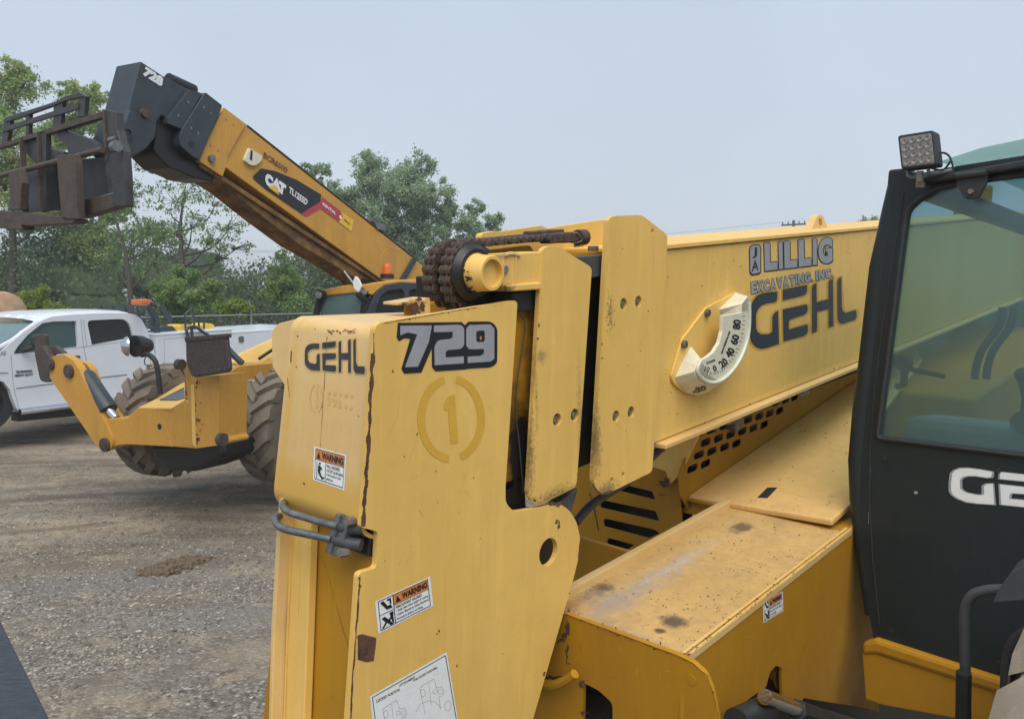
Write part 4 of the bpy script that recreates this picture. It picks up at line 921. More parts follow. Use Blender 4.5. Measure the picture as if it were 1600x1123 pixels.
# figures on the curved lower side of the gauge
gp_ = P3(hit(*AN([(310, 885)])[0], pi_), hit(*AN([(380, 935)])[0], pi_), hit(*AN([(215, 1030)])[0], T(.004)))
m = MB(); put_text(m, '-20', shift(gp_, .002), AN([(255, 985), (385, 950), (405, 992), (275, 1035)]), .06); m.build('gauge_side_print', M['ink'], ai, fix=False)
for x, y in AN([(425, 243), (200, 550)]):
    m = MB(); m.cyl(hit(x, y, T(-.007)), Cc, .0115, .010, 16); m.cyl(hit(x, y, T(-.012)), Cc, .007, .006, 16); m.build('screw', M['steel'], ai, smooth=True)
    m = MB(); m.cyl(hit(x+1, y, T(-.0125)), Cc, .003, .001, 6); m.build('screw_socket', M['ink'], ai)

# ---- chain wheels, chains, bracket -----------------------------
hc = hit(749, 431, T(.062)); SR = .062
def sheave(t0, t1):
    c = hc+Cc*(t0-.062); w_ = t1-t0; m = MB()
    m.lathe(c, Cc, [(.02, 0), (SR, 0), (SR+.004, .003), (SR-.006, .010), (SR-.006, w_-.010), (SR+.004, w_-.003), (SR, w_), (.02, w_)], 48); return m.build('chain_wheel', M['black'], TH, smooth=True)
sheave(.060, .115); sheave(.119, .170)
def chain(t0, t1, send, droop=0):
    """leaf chain: wraps the front of the wheel, then runs back along the boom"""
    R = SR+.010; c = hc+Cc*(-.062); pts = []; pitch = .0215
    pts = []; a = 235.0     # degrees from +B towards +Uu, going over the top
    while a > 90: pts.append((R*math.cos(math.radians(a)), R*math.sin(math.radians(a)), a)); a -= math.degrees(pitch/R)
    s_ = pts[-1][0]+pitch; sc = L(hc)
    while sc[0]+s_ < send: pts.append((s_, R-.003+.006*(s_)/(send-sc[0]), 90)); s_ += pitch
    m = MB(); n = 4; w_ = (t1-t0)/n
    for i in range(len(pts)-1):
        p, q = pts[i], pts[i+1]; P_ = c+B*p[0]+Uu*p[1]; Q_ = c+B*q[0]+Uu*q[1]; e = (Q_-P_).normalized(); u_ = Cc.cross(e).normalized()
        if u_.dot(P_-c) < 0: u_ = -u_
        hk = 1.0 if p[2] > 90.5 else .72
        for j in range(n):
            if (i+j) % 2: continue
            ta = t0+w_*j+.0006; tb = t0+w_*(j+1)-.0006; k = 12; hh = .0108*hk
            out_ = []
            for a_ in range(k+1):
                th = math.pi/2+math.pi*a_/k; out_.append(P_+e*hh*math.cos(th)+u_*hh*math.sin(th))
            out_.append(P_.lerp(Q_, .5)-u_*hh*.5)
            for a_ in range(k+1):
                th = -math.pi/2+math.pi*a_/k; out_.append(Q_+e*hh*math.cos(th)+u_*hh*math.sin(th))
            out_.append(P_.lerp(Q_, .5)+u_*hh*.5)
            m.prism([[v+Cc*ta for v in out_]], Cc*(tb-ta))
        m.tube([P_+Cc*(t0-.0015), P_+Cc*(t1+.0015)], .0042, 8)
    return m.build('leaf_chain', M['chain'], TH, fix=False)
chain(.070, .108, .675); chain(.128, .162, .60)
# chain anchors
for x, y, t_, sz in ((884, 371, .088, 1), (860, 368, .145, 1.15)):
    c = hit(x, y, T(t_)); m = MB(); m.box(c, B*.030*sz, Cc*.020, Uu*.013*sz); m.box(c-B*.055, B*.028*sz, Cc*.018, Uu*.012*sz); m.build('chain_anchor', M['chain'], TH, bevel=.004)
m = MB(); c = hit(906, 371, T(.088)); m.cyl(c-B*.01, B, .020, .03, 20); m.cyl(c-B*.05, B, .010, .05, 12); m.build('chain_anchor_bolt', M['chain'], TH, smooth=True)
m = MB(); m.tube(spline([c+B*-.065+Uu*.010-Cc*.012, c+B*-.04+Uu*.012-Cc*.022, c+B*-.02-Uu*.004-Cc*.022, c+B*-.035-Uu*.012-Cc*.018, c+B*-.06-Uu*.01-Cc*.014]), .0016, 6); m.build('cotter_pin', M['bolt'], TH, smooth=True)
# hub and its arm
hb = hit(770, 427, T(-.008)); m = MB()
m.lathe(hb, Cc, [(.0300, 0), (.0362, 0), (.038, .003), (.040, .040), (.048, .060), (.0300, .060)], 40); hub = m.build('wheel_hub', M['fade'], TH, smooth=True, ang=35)
m = MB(); m.lathe(hb+Cc*.014, Cc, [(.001, 0), (.0298, 0), (.0298, .004), (.001, .004)], 32); m.build('hub_plug', M['fade'], hub)
m = MB(); m.lathe(hb+Cc*.046, Cc, [(.01, 0), (.052, 0), (.062, .014), (.01, .014)], 40); m.build('hub_flange', M['black'], hub, smooth=True)
m = MB()
for i in range(14): 
    a = random.uniform(2.6, 4.4); r = .044
    p_ = hb+Cc*(.030+random.random()*.02)+B*r*math.cos(a)+Uu*r*math.sin(a); m.ball(p_, random.uniform(.002, .005), 6, (1, 1, .6))
m.build('grease_lump', M['black'], hub, smooth=True, fix=False, kind='stuff')
for x, y, q_ in ((742, 434, .016), (791, 421, -.002)):
    m = MB(); m.cyl(hit(x, y, T(q_)), Cc, .009, .03, 12); m.build('bolt', M['bolt'], hub, smooth=True, bevel=.001)
m = MB().slab(T(.004), [(786, 397), (846, 393), (846, 452), (786, 455)], .06).slab(T(-.006), [(792, 446), (846, 441), (846, 452), (794, 456)], .07)
arm = m.build('wheel_arm', M['fade'], TH, bevel=.003)
m = MB(); m.tube(pspline(T(.002), [(788, 398), (800, 396), (812, 399)]), .004, 6); m.tube([hit(806, 398, T(.003)), hit(805, 444, T(.003))], .0025, 6); M['fade3'] = M['fade'].copy(); arm.data.materials[0] = M['fade3']; stain(M['fade3'], [(L(hit(792, 452, T(0))), (.04, .06, .02), (.10, .07, .04), .9, .0, .5, 60), (L(hit(788, 400, T(0))), (.03, .06, .02), (.30, .22, .14), .8, .0, .5, 60)]); m.build('weld_seam', M['pale'], arm, smooth=True, fix=False, kind='stuff')
m = MB().slab(T(.10), [(766, 391), (829, 383.5, 3), (836, 396), (768, 400)], .03); m.build('wheel_arm_plate', M['gold'], TH, bevel=.002)
m = MB().slab(T(.205), [(752, 365, 6), (775, 361, 4), (782, 362), (845, 353), (856, 357), (946, 343), (962, 341), (962, 410), (860, 408), (752, 400)], .02)
tpl = m.build('boom_top_plate', M['fade'], TH, bevel=.002)
m = MB(); 
for i in range(10): blob(m, shift(T(.205), .0006), 905+random.uniform(-8, 8), 375+random.uniform(0, 16), random.uniform(1, 3), random.uniform(2, 7), i)
m.build('rust_patch', M['rustl'], tpl, fix=False, kind='stuff')
m = MB().slab(T(.05), [(868, 396), (964, 391), (964, 399), (874, 404)], .15); m.build('top_shelf', M['gold'], TH, bevel=.002)
m = MB(); m.cyl(hit(927, 392, T(.07)), Uu, .014, .012, 6); m.build('bolt', M['bolt'], TH)
m = MB(); m.tube([W(.34, .16, -.02), W(.52, .16, -.035)], .030, 16); m.build('hose_drum', M['black'], TH, smooth=True)

# ---- deck -------------------------------------------------------
DH = -.80
m = MB(); m.lbox(.545, 1.60, -.325, .075, DH-.03, DH-.006); deck = m.build('deck_plate', M['deck'], TH)
LD = lambda x, y: L(hit(x, y, Hh(DH-.006)))
def ds(x, y, rb, rc, col, k=.9, hard=.0, noisy=.8, nsc=30): return (LD(x, y), (rb, rc, .05), col, k, hard, noisy, nsc)
stain(M['deck'], [ds(1020, 905, .55, .10, (.33, .27, .22), .75), ds(1060, 880, .40, .05, (.45, .38, .31), .7, nsc=60), ds(960, 940, .22, .12, (.30, .24, .21), .6, nsc=20), ds(930, 925, .10, .07, (.20, .16, .13), .8, nsc=50), ds(1000, 1000, .05, .22, (.30, .25, .24), .7, nsc=25),
  ds(1053, 971, .045, .055, (.09, .07, .045), .95, .3, .5, 40), ds(1160, 824, .075, .05, (.13, .09, .055), .9, .25, .5, 40), ds(944, 917, .04, .045, (.13, .09, .055), .9, .2, .5, 40), ds(1031, 985, .02, .02, (.08, .05, .03), .9, .3, .4, 60), ds(890, 950, .12, .06, (.36, .17, .05), .6)])
m = MB()
for i in range(110):
    s0 = random.uniform(.57, 1.48); t0 = random.uniform(-.31, .05); x, y = px(W(s0, t0, DH-.005)); r = random.choice((.4, .5, .6, .9, 1.3)); blob(m, Hh(DH-.005), x, y, r, r*.7, i, 8)
m.build('rust_spot', M['rust'], deck, fix=False, kind='stuff')
# near side wall with its top edge, notched at the bottom
wall_px = [(1061, 1025)]+[px(W(1.00, -.335, DH)), px(W(1.55, -.335, DH))]
wpts = [px(W(.54, -.335, DH+.002)), px(W(1.56, -.335, DH+.002))]+[(1354, 860), (1374, 1000), (1374, 1112), (1340, 1104), (1300, 1098), (1256, 1091), (1250, 1100), (1236, 1104), (1224, 1094), (1222, 1044, 3), (1213, 1040, 3), (1204, 1050, 3), (1197, 1074), (1172, 1091), (1152, 1108), (1140, 1135), (1118, 1150), (1066, 1150)]
m = MB().slab(T(-.335), wpts, .012); sw = m.build('frame_side_plate', M['gold'], TH, bevel=.003)
m = MB(); pw = shift(T(-.335), .001)
hw = [px(W(.545+i*.05, -.335, DH+.0005)) for i in range(21)]; strip(m, pw, hw, .1, .6, 41)
m.build('rust_edge', M['rustl'], sw, fix=False, kind='stuff')
m = MB(); pw = Hh(DH+.0026)
e_ = [px(W(.545+i*.03, -.329, DH+.0026)) for i in range(33)]
for i in range(70):
    u_ = random.random()**1.6; blob(m, pw, *px(W(.55+u_*.95, -.329+random.uniform(-.008, .006), DH)), random.uniform(.4, 2.4)*(1.15-u_), random.uniform(.3, 1.0), i, 12, .7)
m.build('rust_chips', M['rust'], sw, fix=False, kind='stuff')
m = MB(); m.lbox(.552, 1.53, -.3375, -.316, DH-.02, DH+.002); m.build('frame_top_rail', M['pale'], TH, bevel=.003)
m = MB(); m.lbox(.552, 1.50, .060, .085, DH-.05, DH+.018); m.build('frame_far_rail', M['pale'], TH, bevel=.003)
m = MB(); m.lbox(.60, .95, .085, .14, DH-.06, DH-.045); m.lbox(.95, .965, .085, .30, DH-.2, DH+.005); m.build('frame_gusset', M['gold'], TH, bevel=.003)
fpts = [px(W(.533, .10, DH)), (880, 957), (1057, 1022, 4), (1082, 1034, 4), (1102, 1052, 8), (1113, 1080, 8), (1126, 1150), (815, 1150), (820, 1040)]
m = MB().slab(S(.533), fpts, .014, holes=[[(911, 1066, 2), (935, 1078, 5), (957, 1098, 8), (957, 1140, 2), (909, 1140, 2)]]); fwp = m.build('frame_front_plate', M['gold'], TH, bevel=.002)
m = MB(); ps = shift(S(.533), .0008)
for (x, y, rx, ry) in ((886, 985, 3, 12), (880, 998, 4, 5), (886, 1020, 2.2, 12), (872, 1002, 3, 2), (908, 1068, 3, 5), (912, 1113, 6, 3), (861, 1058, 14, 2.5), (868, 1065, 13, 4), (889, 1036, 1.5, 1.2)): blob(m, ps, x, y, rx, ry, x+y, 26, .9)
strip(m, ps, [(884, 959), (960, 988), (1057, 1024), (1082, 1036)], .3, 1.8, 43); strip(m, ps, [(1082, 1036), (1104, 1054), (1114, 1082), (1124, 1130)], .2, 1.2, 44)
m.build('rust_patch', M['rust'], fwp, fix=False, kind='stuff')
m = MB(); m.cyl(hit(1080, 1062, S(.531)), B, .012, .004, 16); m.build('plug', M['gold'], fwp, smooth=True)
m = MB(); m.tube(pspline(S(.50), [(838, 1066), (862, 1070), (885, 1062), (898, 1052)]), .012, 8); m.build('weld_bead', M['gold'], fwp, smooth=True)
m = MB(); m.lbox(.60, 1.5, -.28, .12, -1.6, -.9); m.build('frame_core', M['black'], TH)
warn(T(-.335), [(1192, 940), (1223, 923), (1224, 954), (1193, 973)], sw, [('PINCH POINT HAZARD', .9), ('Keep clear when engine', 1), ('is running', .5)])
# steering cylinder below
sc_ = MB(); sc_.tube([hit(1195, 1088, T(-.42)), hit(1258, 1112, T(-.42))], .019, 14); rod = sc_.build('steering_rod', M['chrome'], TH, smooth=True)
m = MB(); m.tube([hit(1245, 1108, T(-.42)), hit(1302, 1128, T(-.42))], .028, 6); m.tube([hit(1150, 1128, T(-.39)), hit(1196, 1108, T(-.40))], .034, 16); m.tube([hit(1290, 1125, T(-.42)), hit(1420, 1160, T(-.42))], .03, 12); m.build('steering_knuckle', M['rubber'], TH, smooth=True)
m = MB().slab(T(-.30), [(1140, 1060), (1420, 1060), (1600, 1110), (1700, 1200), (1120, 1200)], .5); m.build('axle_housing', M['black'], TH, bevel=.03)
# recess wall in the notch
m = MB().slab(T(-.30), [(1211, 1040), (1232, 1040), (1236, 1110), (1215, 1110)], .02); m.build('notch_web', M['gold'], TH)

# ---- engine hood ------------------------------------------------
A_ = hit(1075, 774, T(.22)); C_ = hit(1345, 588, T(.22)); B_ = hit(1300, 812, Hh(DH+.03)); HP = P3(A_, C_, B_); hn = HP[1] if HP[1].z > 0 else -HP[1]
m = MB().slab(HP, [(1075, 774, 3), (1300, 812, 4), (1330, 786, 3), (1337, 700), (1440, 560), (1420, 530), (1345, 588)], .022, -hn); hood = m.build('engine_hood', M['hood'], TH, bevel=.006)
m = MB().slab(shift(HP, .001), [(1183, 777), (1199, 761), (1215, 761), (1199, 777.5)], .004); lt = m.build('hood_latch', M['rubber'], hood, bevel=.001)
m = MB().slab(Hh(DH-.004), [(1060, 775), (1300, 826), (1328, 828), (1334, 780), (1080, 760)], .01); m.build('hood_ledge', M['gold'], TH)
m = MB().slab(S(1.505), [(1062, 776), (1310, 832), (1312, 850), (1062, 800)], .02); m.build('hood_sill', M['gold'], TH, bevel=.003)
m = MB(); m.lbox(3.05, 5.7, -.30, .24, -1.5, -.67); m.build('rear_body', M['gold'], TH, bevel=.02)
m = MB(); m.lbox(5.5, 6.4, -.06, -.02, -1.4, .30); m.lbox(5.5, 6.4, .44, .48, -1.4, .30); m.build('boom_tower', M['gold'], TH, bevel=.02)
# vented side of the engine cover
def pill(x, y, w_, h_, pl, d1=B, d2=Uu):
    c = hit(x, y, pl); r = h_*.85; o_ = []
    for sx_, sy_, a0 in ((1, 1, 0), (-1, 1, 90), (-1, -1, 180), (1, -1, 270)):
        for k in range(4):
            a = math.radians(a0+30*k); o_.append(c+d1*(sx_*(w_-r)+r*math.cos(a))+d2*(sy_*(h_-r)+r*math.sin(a)))
    return o_
gp = [hit(x, y, T(.222)) for x, y in [(1062, 772), (1060, 745), (1086, 668), (1150, 640), (1250, 598), (1345, 556), (1345, 606), (1075, 795)]]
hl = Y3([(98, 213), (146, 196), (122, 164), (169, 150), (215, 135), (258, 122), (146, 118), (193, 103), (237, 90), (279, 78), (320, 66), (359, 54), (122, 85), (167, 72), (213, 58), (259, 47), (300, 36), (341, 23), (379, 13), (415, 3)])+Z6([(573, 990), (625, 972), (680, 958), (730, 945), (775, 932)])
m = MB().prism([gp]+[pill(x, y, .036*(1-(x-1080)/2600), .0132, T(.222)) for x, y in hl], Cc*.004); vent = m.build('vent_panel', M['gold'], TH)
m = MB().prism([[p+Cc*.02+(B*.12 if i < 3 else B*0) for i, p in enumerate(gp)]], Cc*.01); m.build('vent_backing', M['black'], vent)
m = MB().slab(T(.219), Z6([(800, 893), (850, 882), (850, 915), (806, 930)]), .001); m.build('small_sticker', M['grey'], vent)
# louvred front of the engine cover
lv = [Y6([(655, 700), (690, 692), (838, 727), (858, 776), (642, 722)]), Y6([(553, 798), (578, 777), (858, 836), (880, 892), (556, 818)]), Y6([(570, 884), (582, 876), (850, 936), (880, 957), (818, 984), (576, 920)]), Y6([(590, 995), (604, 983), (742, 1020), (684, 1057), (596, 1028)])]
lv = [[(x, y, 2) for x, y in l] for l in lv]
m = MB().slab(S(1.49), [(880, 760), (897, 690), (1044, 685), (1062, 745), (1066, 830), (1010, 910), (880, 910)], .006, holes=lv); lp_ = m.build('louvre_panel', M['gold'], TH)
m = MB().slab(S(1.56), [(860, 680), (1080, 680), (1080, 900), (860, 900)], .01); m.build('louvre_backing', M['black'], lp_)
m = MB(); strip(m, shift(S(1.49), .001), Y6([(495, 735), (520, 820), (545, 945)]), .6, 2.2, 3); m.build('seam_gap', M['black'], lp_, fix=False)
m = MB().slab(S(1.475), [(1016, 710), (1050, 694), (1100, 662), (1062, 742, 4), (1046, 758, 4), (1040, 736, 4), (1014, 728)], .012); m.build('cover_shoulder', M['fade'], TH, bevel=.006)
m = MB(); blob(m, S(1.470), 1035, 757, 7, 3.5, 2, rough=.9); blob(m, S(1.470), 1034, 773, 4, 1.6, 5, rough=.9); blob(m, S(1.470), 1041, 753, 4, 6, 7); m.build('torn_seal', M['rust'], TH, fix=False, kind='stuff')
# hoses below the boom
m = MB(); m.tube(pspline(T(.18), [(900, 815), (920, 792), (950, 770), (985, 748), (1020, 712), (1045, 692), (1090, 671), (1130, 655), (1160, 640)]), .0135, 12); m.build('boom_hose', M['hose'], TH, smooth=True)
m = MB(); m.tube(pspline(T(.20), [(1080, 668), (1100, 664), (1120, 660), (1138, 655), (1150, 650), (1240, 612), (1340, 575)]), .017, 10); m.build('boom_hose', M['rubber'], TH, smooth=True)
m = MB()
for x, y in ((1112, 660), (1136, 652), (1147, 662)): m.box(hit(x, y, T(.17)), B*.025, Cc*.02, Uu*.022)
m.build('hose_fitting', M['steel'], TH, bevel=.004)
m = MB(); m.slab(T(.02), [(868, 790), (903, 762), (900, 776), (893, 800), (880, 800)], .03); m.build('wiper_lip', M['hose'], TH, bevel=.002)

# ---- cab --------------------------------------------------------
PB = hit(1335, 825, T(-.3307)) if 0 else W(1.5396, -.3407, -.80)
ce = (ray(-425, 480)).normalized(); ce.z = 0; ce.normalize(); cv = (Uu+B*.15).normalized()
CPn = ce.cross(cv).normalized()
if CPn.dot(B) < 0: CPn = -CPn
CP = (PB, CPn)
def cs(d): return (CP[0]+CPn*d, CPn)      # d>0: further into the cab
frame_px = [(1387, 340), (1399, 283), (1409, 263, 6), (1432, 272), (1480, 262), (1600, 243), (1780, 215), (1800, 720), (1800, 1140), (1570, 1063), (1366, 1001, 6), (1352, 930), (1343, 860), (1337, 760), (1348, 640), (1365, 500)]
win_px = [(1417, 328, 10), (1440, 308, 6), (1466, 293, 6), (1498, 287), (1600, 273), (1730, 255, 10), (1745, 722, 10), (1600, 712), (1371, 684, 9)]
m = MB().slab(cs(0), frame_px, .035, CPn, holes=[win_px]); cab = m.build('cab_front', M['char'], TH, bevel=.005)
m = MB(); q = fillet(win_px); m.tube([hit(x, y, cs(-.002)) for x, y in q+[q[0]]], .0085, 8, False); m.build('window_gasket', M['rubber'], cab, smooth=True)
m = MB(); flat(m, cs(.012), [(x, y) for x, y, *_ in win_px]); m.build('windscreen', M['teal'], cab, fix=False)
m = MB(); m.tube([hit(x, y, cs(.022)) for x, y in [(1400, 290), (1390, 340), (1374, 420), (1358, 560), (1348, 640), (1341, 720), (1341, 780), (1349, 870), (1358, 960)]], [.024, .027, .03, .03, .03, .03, .026, .02, .012], 16); m.build('corner_post', M['char'], cab, smooth=True)
m = MB()
for x, y in ((1360, 720), (1357, 800)): strip(m, cs(-.0006), [(x, y), (x, y+18)], .2, 1.2, x)
blob(m, cs(-.0006), 1431, 769, 2.6, 2.6, 3); m.build('paint_chip', M['grey'], cab, fix=False, kind='stuff')
cab_in = lambda x, y, d: hit(x, y, cs(d))
def cabpt(a, v, d): return PB+ce*(-a)+cv*v+CPn*d     # a: towards the viewer's side
# roof: tinted glass dome over the header
rf = []
for j in range(9):
    for i in range(9):
        a = .13+.95*i/8; d = 1.5*j/8; bulge = .05*math.sin(math.pi*min(1, max(0, i/8)))**.6+.05*math.sin(math.pi*min(1, j/8*.92+.08))**.7
        rf.append(cabpt(a, 1.10+bulge, .03+d))
m = MB(); m.add(rf, [(j*9+i, (j+1)*9+i, (j+1)*9+i+1, j*9+i+1) for j in range(8) for i in range(8)]); m.build('roof_glass', M['teal_sky'], cab, smooth=True, fix=False)
m = MB().slab(cs(-.03), [(1432, 278), (1482, 270), (1600, 249), (1790, 214), (1790, 226), (1600, 262), (1482, 281), (1440, 286)], .05, CPn); m.build('header_rail', M['rubber'], cab, bevel=.006)
m = MB().slab(cs(-.038), [(1493, 274, 3), (1542, 268, 3), (1541, 285), (1529, 308, 4), (1507, 311, 4), (1495, 290)], .012, CPn); hg = m.build('screen_hinge', M['rubber'], cab, bevel=.003)
m = MB(); m.tube([hit(1494, 276, cs(-.04)), hit(1542, 270, cs(-.04))], .010, 10); m.build('hinge_pin', M['rubber'], hg, smooth=True)
m = MB(); m.cyl(hit(1516, 299, cs(-.05)), CPn, .007, .012, 12); m.build('screw', M['bolt'], hg, smooth=True)
m = MB(); m.tube([hit(x, y, cs(-.001)) for x, y in [(1412, 300), (1396, 400), (1380, 500), (1367, 600), (1360, 690), (1358, 780), (1364, 880), (1374, 975)]], .0022, 6); m.build('door_seam', M['rubber'], cab, smooth=True)
for x, y in ((1383, 716), (1392, 985), (1560, 1035), (1560, 735)):
    m = MB(); m.cyl(hit(x, y, cs(-.004)), CPn, .007, .006, 12); m.build('screw', M['rubber'], cab, smooth=True)
m = MB(); m.tube(spline([cabpt(.30, .20, .55), cabpt(.30, .36, .52), cabpt(.28, .48, .48)]), .009, 8); m.ball(cabpt(.28, .50, .48), .022, 10); m.build('control_lever', M['rubber'], cab, smooth=True)
m = MB(); m.tube(spline([cabpt(.36, .20, .58), cabpt(.37, .34, .56), cabpt(.36, .42, .52)]), .009, 8); m.ball(cabpt(.36, .44, .52), .022, 10); m.build('control_lever', M['rubber'], cab, smooth=True)
# work lamp
lm = MB().slab(cs(-.10), [(1402, 212, 5), (1459, 203, 6), (1465, 258, 5), (1408, 265, 5)], .045, CPn); lamp = lm.build('work_lamp', M['rubber'], TH, bevel=.004, label='square sixteen diode work lamp on the cab roof corner')
m = MB().slab(cs(-.101), [(1406, 216, 3), (1455, 208, 3), (1460, 255, 3), (1411, 261, 3)], .003, CPn); m.build('lamp_face', M['led'], lamp)
for i in range(4):
    for j in range(4):
        u_, v_ = .14+.24*i, .14+.24*j; x = (1406*(1-u_)+1455*u_)*(1-v_)+(1411*(1-u_)+1460*u_)*v_; y = (216*(1-u_)+208*u_)*(1-v_)+(261*(1-u_)+255*u_)*v_
        m = MB(); m.lathe(hit(x, y, cs(-.1015)), -CPn, [(.0007, -.002), (.0085, -.001), (.009, .003), (.0070, .0032), (.0030, -.0002), (.0007, -.0004)], 14); m.build('diode', M['led'], lamp, smooth=True, ang=60)
m = MB(); m.tube([hit(x, y, cs(-.07)) for x, y in [(1418, 263), (1419, 275), (1425, 278), (1446, 275), (1451, 270), (1450, 258)]], .005, 8); m.tube([hit(1421, 278, cs(-.06)), hit(1490, 266, cs(-.02))], .006, 6); m.build('lamp_bracket', M['steel'], lamp, smooth=True)
m = MB(); m.cyl(hit(1437, 284, cs(-.07)), Uu, .010, .03, 8); m.cyl(hit(1438, 293, cs(-.05)), Uu, .013, .016, 6); m.build('lamp_stud', M['bolt'], lamp)
m = MB(); m.tube(pspline(cs(-.06), [(1462, 241), (1474, 239), (1483, 244), (1488, 256), (1489, 266)]), .003, 6); m.tube(pspline(cs(-.05), [(1485, 252), (1478, 262), (1470, 266), (1450, 262)]), .003, 6); m.build('lamp_cable', M['rubber'], lamp, smooth=True)
# cab box behind: inner wall with its own window opening, rear frame, floor, roof rails
def crail(p, q, r): m_ = MB(); m_.tube([p, q], r, 10); return m_
for a, v0, v1, d in ((.04, .0, 1.08, 1.50), (1.02, -.40, 1.08, 1.50), (1.02, -.40, 1.08, .05), (.42, .10, 1.08, 1.52)):
    m = MB(); m.box(cabpt(a, (v0+v1)/2, d), ce*.035, cv*(v1-v0)/2, CPn*.03); m.build('cab_post', M['char'], cab, bevel=.008)
for v in (1.08, ):
    m = MB(); m.box(cabpt(.02, v, .77), ce*.03, cv*.03, CPn*.75); m.build('roof_rail', M['char'], cab, bevel=.008)
    m = MB(); m.box(cabpt(1.02, v, .77), ce*.03, cv*.03, CPn*.75); m.build('roof_rail', M['char'], cab, bevel=.008)
    m = MB(); m.box(cabpt(.52, v, 1.50), ce*.5, cv*.03, CPn*.03); m.build('roof_rail', M['char'], cab, bevel=.008)
m = MB(); m.box(cabpt(.0, .08, .77), ce*.012, cv*.16, CPn*.72); m.build('cab_inner_wall', M['char'], cab)
m = MB(); m.add([cabpt(.0, .24, .05), cabpt(.0, .24, 1.49), cabpt(.0, 1.06, 1.49), cabpt(.0, 1.06, .05)], [(0, 1, 2, 3)]); m.build('side_glass', M['tealc'], cab)
m = MB(); m.box(cabpt(1.03, -.10, .77), ce*.015, cv*.32, CPn*.72); m.build('cab_side', M['char'], cab, bevel=.005)
m = MB(); m.box(cabpt(.52, -.10, 1.50), ce*.5, cv*.30, CPn*.015); m.build('cab_rear_wall', M['char'], cab)
m = MB(); m.add([cabpt(.06, .22, 1.51), cabpt(1.0, .22, 1.51), cabpt(1.0, 1.06, 1.51), cabpt(.06, 1.06, 1.51)], [(0, 1, 2, 3)]); m.build('rear_glass', M['tealc'], cab)
m = MB(); m.box(cabpt(.60, -.40, .77), ce*.42, cv*.02, CPn*.74); m.build('cab_floor', M['rubber'], cab)
m = MB(); m.box(cabpt(.46, .31, .20), ce*.38, cv*.05, CPn*.12); m.build('dashboard', M['seat'], cab, bevel=.03)
m = MB(); m.box(cabpt(.30, .14, .62), ce*.09, cv*.14, CPn*.30); m.build('side_console', M['seat'], cab, bevel=.03)
m = MB(); m.box(cabpt(.62, .20, .85), ce*.25, cv*.06, CPn*.25); m.build('seat_cushion', M['seat'], cab, bevel=.04)
m = MB(); m.box(cabpt(.62, .50, 1.10), ce*.23, cv*.30, CPn*.06); m.build('seat_back', M['seat'], cab, bevel=.05)
m = MB(); m.lathe(cabpt(.58, .46, .42), (cv*.8-CPn*.6), [(.170, 0), (.182, .010), (.194, 0), (.182, -.010)], 32); m.tube([cabpt(.58, .1, .28), cabpt(.58, .46, .42)], .025, 10); m.tube([cabpt(.40, .46, .42), cabpt(.76, .46, .42)], .012, 8); m.build('steering_wheel', M['rubber'], cab, smooth=True)
for dx in (0, 18):
    m = MB(); m.tube([hit(x+dx, y, cs(.30)) for x, y in [(1566, 480), (1566, 492), (1560, 512), (1546, 530), (1533, 548), (1525, 572), (1523, 592)]], .012, 8); m.build('cab_hose', M['hose'], cab, smooth=True)
m = MB(); c = hit(1408, 566, cs(.06)); m.cyl(c, CPn, .024, .03, 20); m.tube([c+CPn*.03, hit(1424, 577, cs(.1)), hit(1476, 588, cs(.1))], .008, 8); m.tube([c+CPn*.03, hit(1412, 600, cs(.1)), hit(1402, 604, cs(.08))], .012, 8); m.build('screen_latch', M['rubber'], cab, smooth=True)
m = MB(); m.cyl(hit(1596, 660, cs(.05)), CPn, .03, .03, 20); m.build('latch_knob', M['rubber'], cab, smooth=True)
# badge on the cab, running on to the right
pcb = cs(0)
qa = [(1486, 731), (1760, 757), (1760, 806), (1486, 782)]
def unskew(pl, quad, parent, mi, mo, e=.0008, gr=.016):
    # straight version of the logo: even cap height across the width
    q_ = [hit(x, y, shift(pl, e)) for x, y in quad]; a = MB(); put_polys(a, [grow(p, gr) for p in GEHL], quadmap(q_)); a.build('logo_outline', mo, parent, fix=False)
    q_ = [hit(x, y, shift(pl, e+.0008)) for x, y in quad]; a = MB(); put_polys(a, GEHL, quadmap(q_)); a.build('logo_lettering', mi, parent, fix=False)
unskew(pcb, qa, cab, M['white'], M['grey'])
# yellow sill and body below the cab
m = MB().slab(cs(-.03), [(1346, 1003), (1366, 998), (1600, 1074), (1800, 1140), (1800, 1165), (1600, 1097), (1368, 1022), (1347, 1024)], .06, CPn); m.build('cab_sill', M['gold'], TH, bevel=.012)
m = MB().slab(cs(-.022), [(1347, 1020), (1368, 1020), (1600, 1092), (1640, 1200), (1520, 1127), (1378, 1101), (1352, 1092)], .03, CPn); m.build('cab_skirt', M['gold'], TH, bevel=.004)

# ---- handrail, lamp shroud, tyre -------------------------------
hr = S(1.12)
m = MB(); m.tube(pspline(hr, [(1510, 1160), (1509, 1100), (1508, 1040), (1507, 985), (1508, 952), (1517, 932), (1535, 923), (1565, 920), (1640, 918)]), .0125, 12); m.build('grab_rail', M['hose'], TH, smooth=True)
m = MB(); m.tube([hit(1506, 1050, S(1.10)), hit(1504, 1170, S(1.10))], .018, 8); m.build('rail_bracket', M['rubber'], TH, smooth=True)
m = MB(); m.tube(pspline(S(1.2), [(1572, 1180), (1572, 1090), (1573, 1045), (1577, 1018), (1588, 998), (1606, 986), (1650, 975)]), .014, 12); m.build('grab_rail', M['hose'], TH, smooth=True)
m = MB().slab(S(1.05), [(1552, 940), (1560, 921, 4), (1571, 905, 4), (1600, 886, 6), (1700, 860), (1720, 938), (1600, 936)], .12); m.build('lamp_shroud', M['hose'], TH, bevel=.015)

